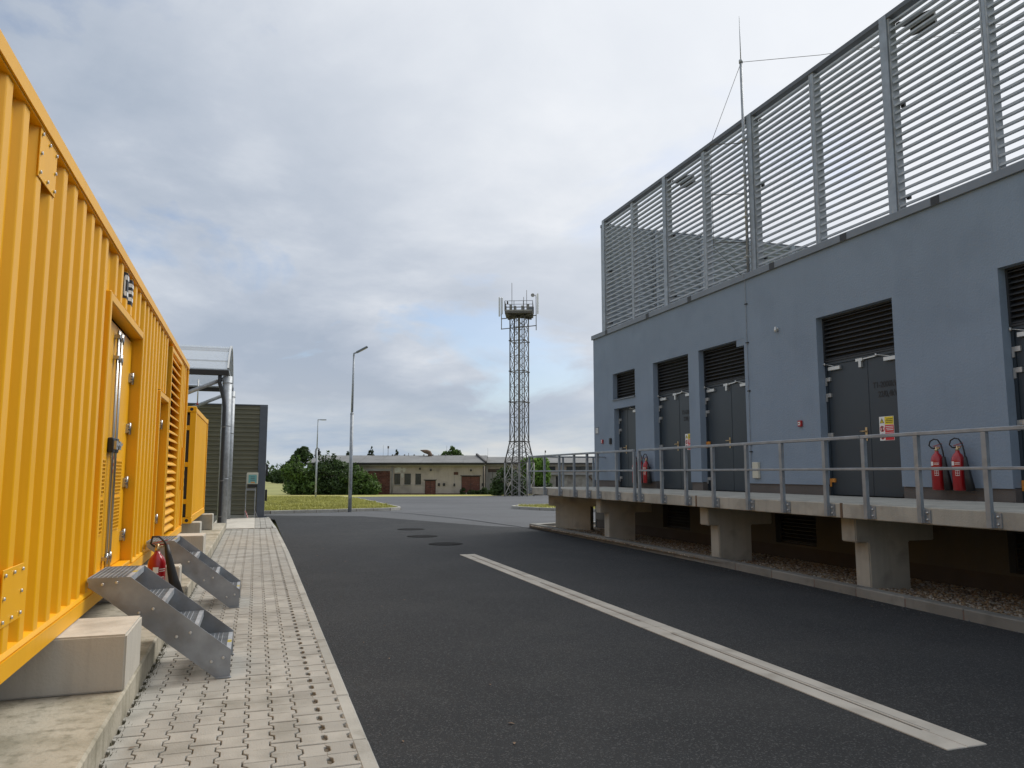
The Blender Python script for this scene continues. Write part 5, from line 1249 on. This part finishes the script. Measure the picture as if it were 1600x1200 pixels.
for i, (px, yt, d) in enumerate(((416, 740, 300), (424, 737, 270), (433, 736, 240), (441, 733, 230))):
    u = bu(px, d); p = Vector(L(u, d)); H_ = EYE + (739 - yt) * d / 1218 - gz(p.x, p.y); w = H_ * .75
    shrub(('lowest distant tree, right at the edge of the olive wall', 'second distant tree to the right of the olive wall', 'distant tree midway between olive wall and left bush', 'tallest distant tree, touching the left bush')[i], u, d, lumps(w, H_, 6, 70 + i), 900, .45, M['leaf_dark'], 70 + i, 'distant trees on the horizon', name='tree', cat='tree', trunk_h=H_ * .5)

# far wood line around the horizon, one mass, and grass blades on the bed
def woods():
    bl = []; r = random.Random(4)
    for i in range(230):
        a = R(-75 + 190 * i / 230); d = r.uniform(600, 760); h = r.uniform(6, 14)
        bl.append((d * math.sin(a), d * math.cos(a), -1.4 + h * .45, r.uniform(10, 20), r.uniform(8, 14), h * .55))
    t = foliage('distant_wood', bl, 26000, 1.5, M['leaf_dark'], None, 91); t['kind'] = 'stuff'
woods()
def grass_blades():
    import numpy as np
    rg = np.random.default_rng(3); n = 60000
    x = rg.uniform(-6, 8.4, n); y = 33.6 + (rg.uniform(0, 1, n) ** 1.7) * 48
    keep = np.array([_inside(px, py, bedl) for px, py in zip(x, y)]); x, y = x[keep], y[keep]
    x2 = rg.uniform(12.7, 26, 16000); y2 = rg.uniform(26, 43, 16000); k2 = np.array([_inside(px, py, isl) for px, py in zip(x2, y2)])
    x = np.concatenate([x, x2[k2]]); y = np.concatenate([y, y2[k2]]); n = len(x)
    z = -.0166 * np.clip(HF[0] * x + HF[1] * y - 30, 0, 80) + .085
    h = rg.uniform(.03, .10, n) * (1 + .7 * (np.sin(x * 1.3 + y * .7) > .6)); a = rg.uniform(0, 6.28, n); w = rg.uniform(.012, .03, n)
    lx, ly = rg.normal(0, .04, n), rg.normal(0, .04, n)
    V = np.stack([np.stack([x - np.cos(a) * w, y - np.sin(a) * w, z], 1), np.stack([x + np.cos(a) * w, y + np.sin(a) * w, z], 1), np.stack([x + lx, y + ly, z + h], 1)], 1).reshape(-1, 3)
    me = bpy.data.meshes.new('grass'); me.vertices.add(3 * n); me.vertices.foreach_set('co', V.ravel()); me.loops.add(3 * n); me.loops.foreach_set('vertex_index', np.arange(3 * n))
    me.polygons.add(n); me.polygons.foreach_set('loop_start', np.arange(0, 3 * n, 3)); me.update(calc_edges=True)
    o = bpy.data.objects.new('grass', me); COL.objects.link(o); me.materials.append(M['blade_grass']); o['kind'] = 'stuff'
def _inside(px, py, poly):
    c = False; n = len(poly)
    for i in range(n):
        (x0, y0), (x1, y1) = poly[i], poly[i - 1]
        if (y0 > py) != (y1 > py) and px < (x1 - x0) * (py - y0) / (y1 - y0) + x0: c = not c
    return c
grass_blades()

def debris():
    mb = MB(); r = random.Random(12)
    for i in range(600):
        y = r.uniform(3.5, 22); x = (7.72 + .03 * (y - 6) if y < 12 else 7.88) - abs(r.gauss(0, .16)) - .05; s_ = r.uniform(.004, .013)
        mb.add([(x - s_, y, 0.001), (x, y - s_, .001), (x + s_, y, .001), (x, y + s_ * 1.3, .001), (x + s_ * .2, y, s_ * 1.1)], [(0, 1, 4), (1, 2, 4), (2, 3, 4), (3, 0, 4)])
    for i in range(500):
        y = r.uniform(4, 24); x = .74 + abs(r.gauss(0, .07)); s_ = r.uniform(.003, .009)
        mb.add([(x - s_, y, 0.001), (x, y - s_, .001), (x + s_, y, .001), (x, y + s_ * 1.3, .001), (x + s_ * .2, y, s_ * 1.1)], [(0, 1, 4), (1, 2, 4), (2, 3, 4), (3, 0, 4)])
    struct('road_grit', mb, M['old_asphalt'], kind='stuff')
    ms = MB()
    for i in range(1500):
        y = r.uniform(4.3, 16) if r.random() < .6 else r.uniform(6.2, 9); x = -.775 + abs(r.gauss(0, .022)); h = r.uniform(.008, .035); a = r.uniform(0, 6.28); w = r.uniform(.003, .007)
        ms.add([(x - w * math.cos(a), y - w * math.sin(a), .0), (x + w * math.cos(a), y + w * math.sin(a), .0), (x + r.gauss(.008, .012), y + r.gauss(0, .012), .012 + h)], [(0, 1, 2)])
    struct('joint_moss', ms, mat('dry_moss', (.085, .08, .042), .95), kind='stuff')
    ml = MB()
    for i in range(60):
        y = r.uniform(4.5, 20); x = r.choice((r.uniform(-.7, .6), r.uniform(7.2, 7.75), r.uniform(.75, 2))); a = r.uniform(0, 6.28); s_ = r.uniform(.012, .028); z = .026 if x < .7 else .006
        c, d = math.cos(a) * s_, math.sin(a) * s_
        ml.add([(x - c, y - d, z), (x + d * .45, y - c * .45, z + .004), (x + c, y + d, z + .002), (x - d * .45, y + c * .45, z + .006)], [(0, 1, 2, 3)])
    struct('dry_leaves', ml, M['rust'], kind='stuff')
debris()
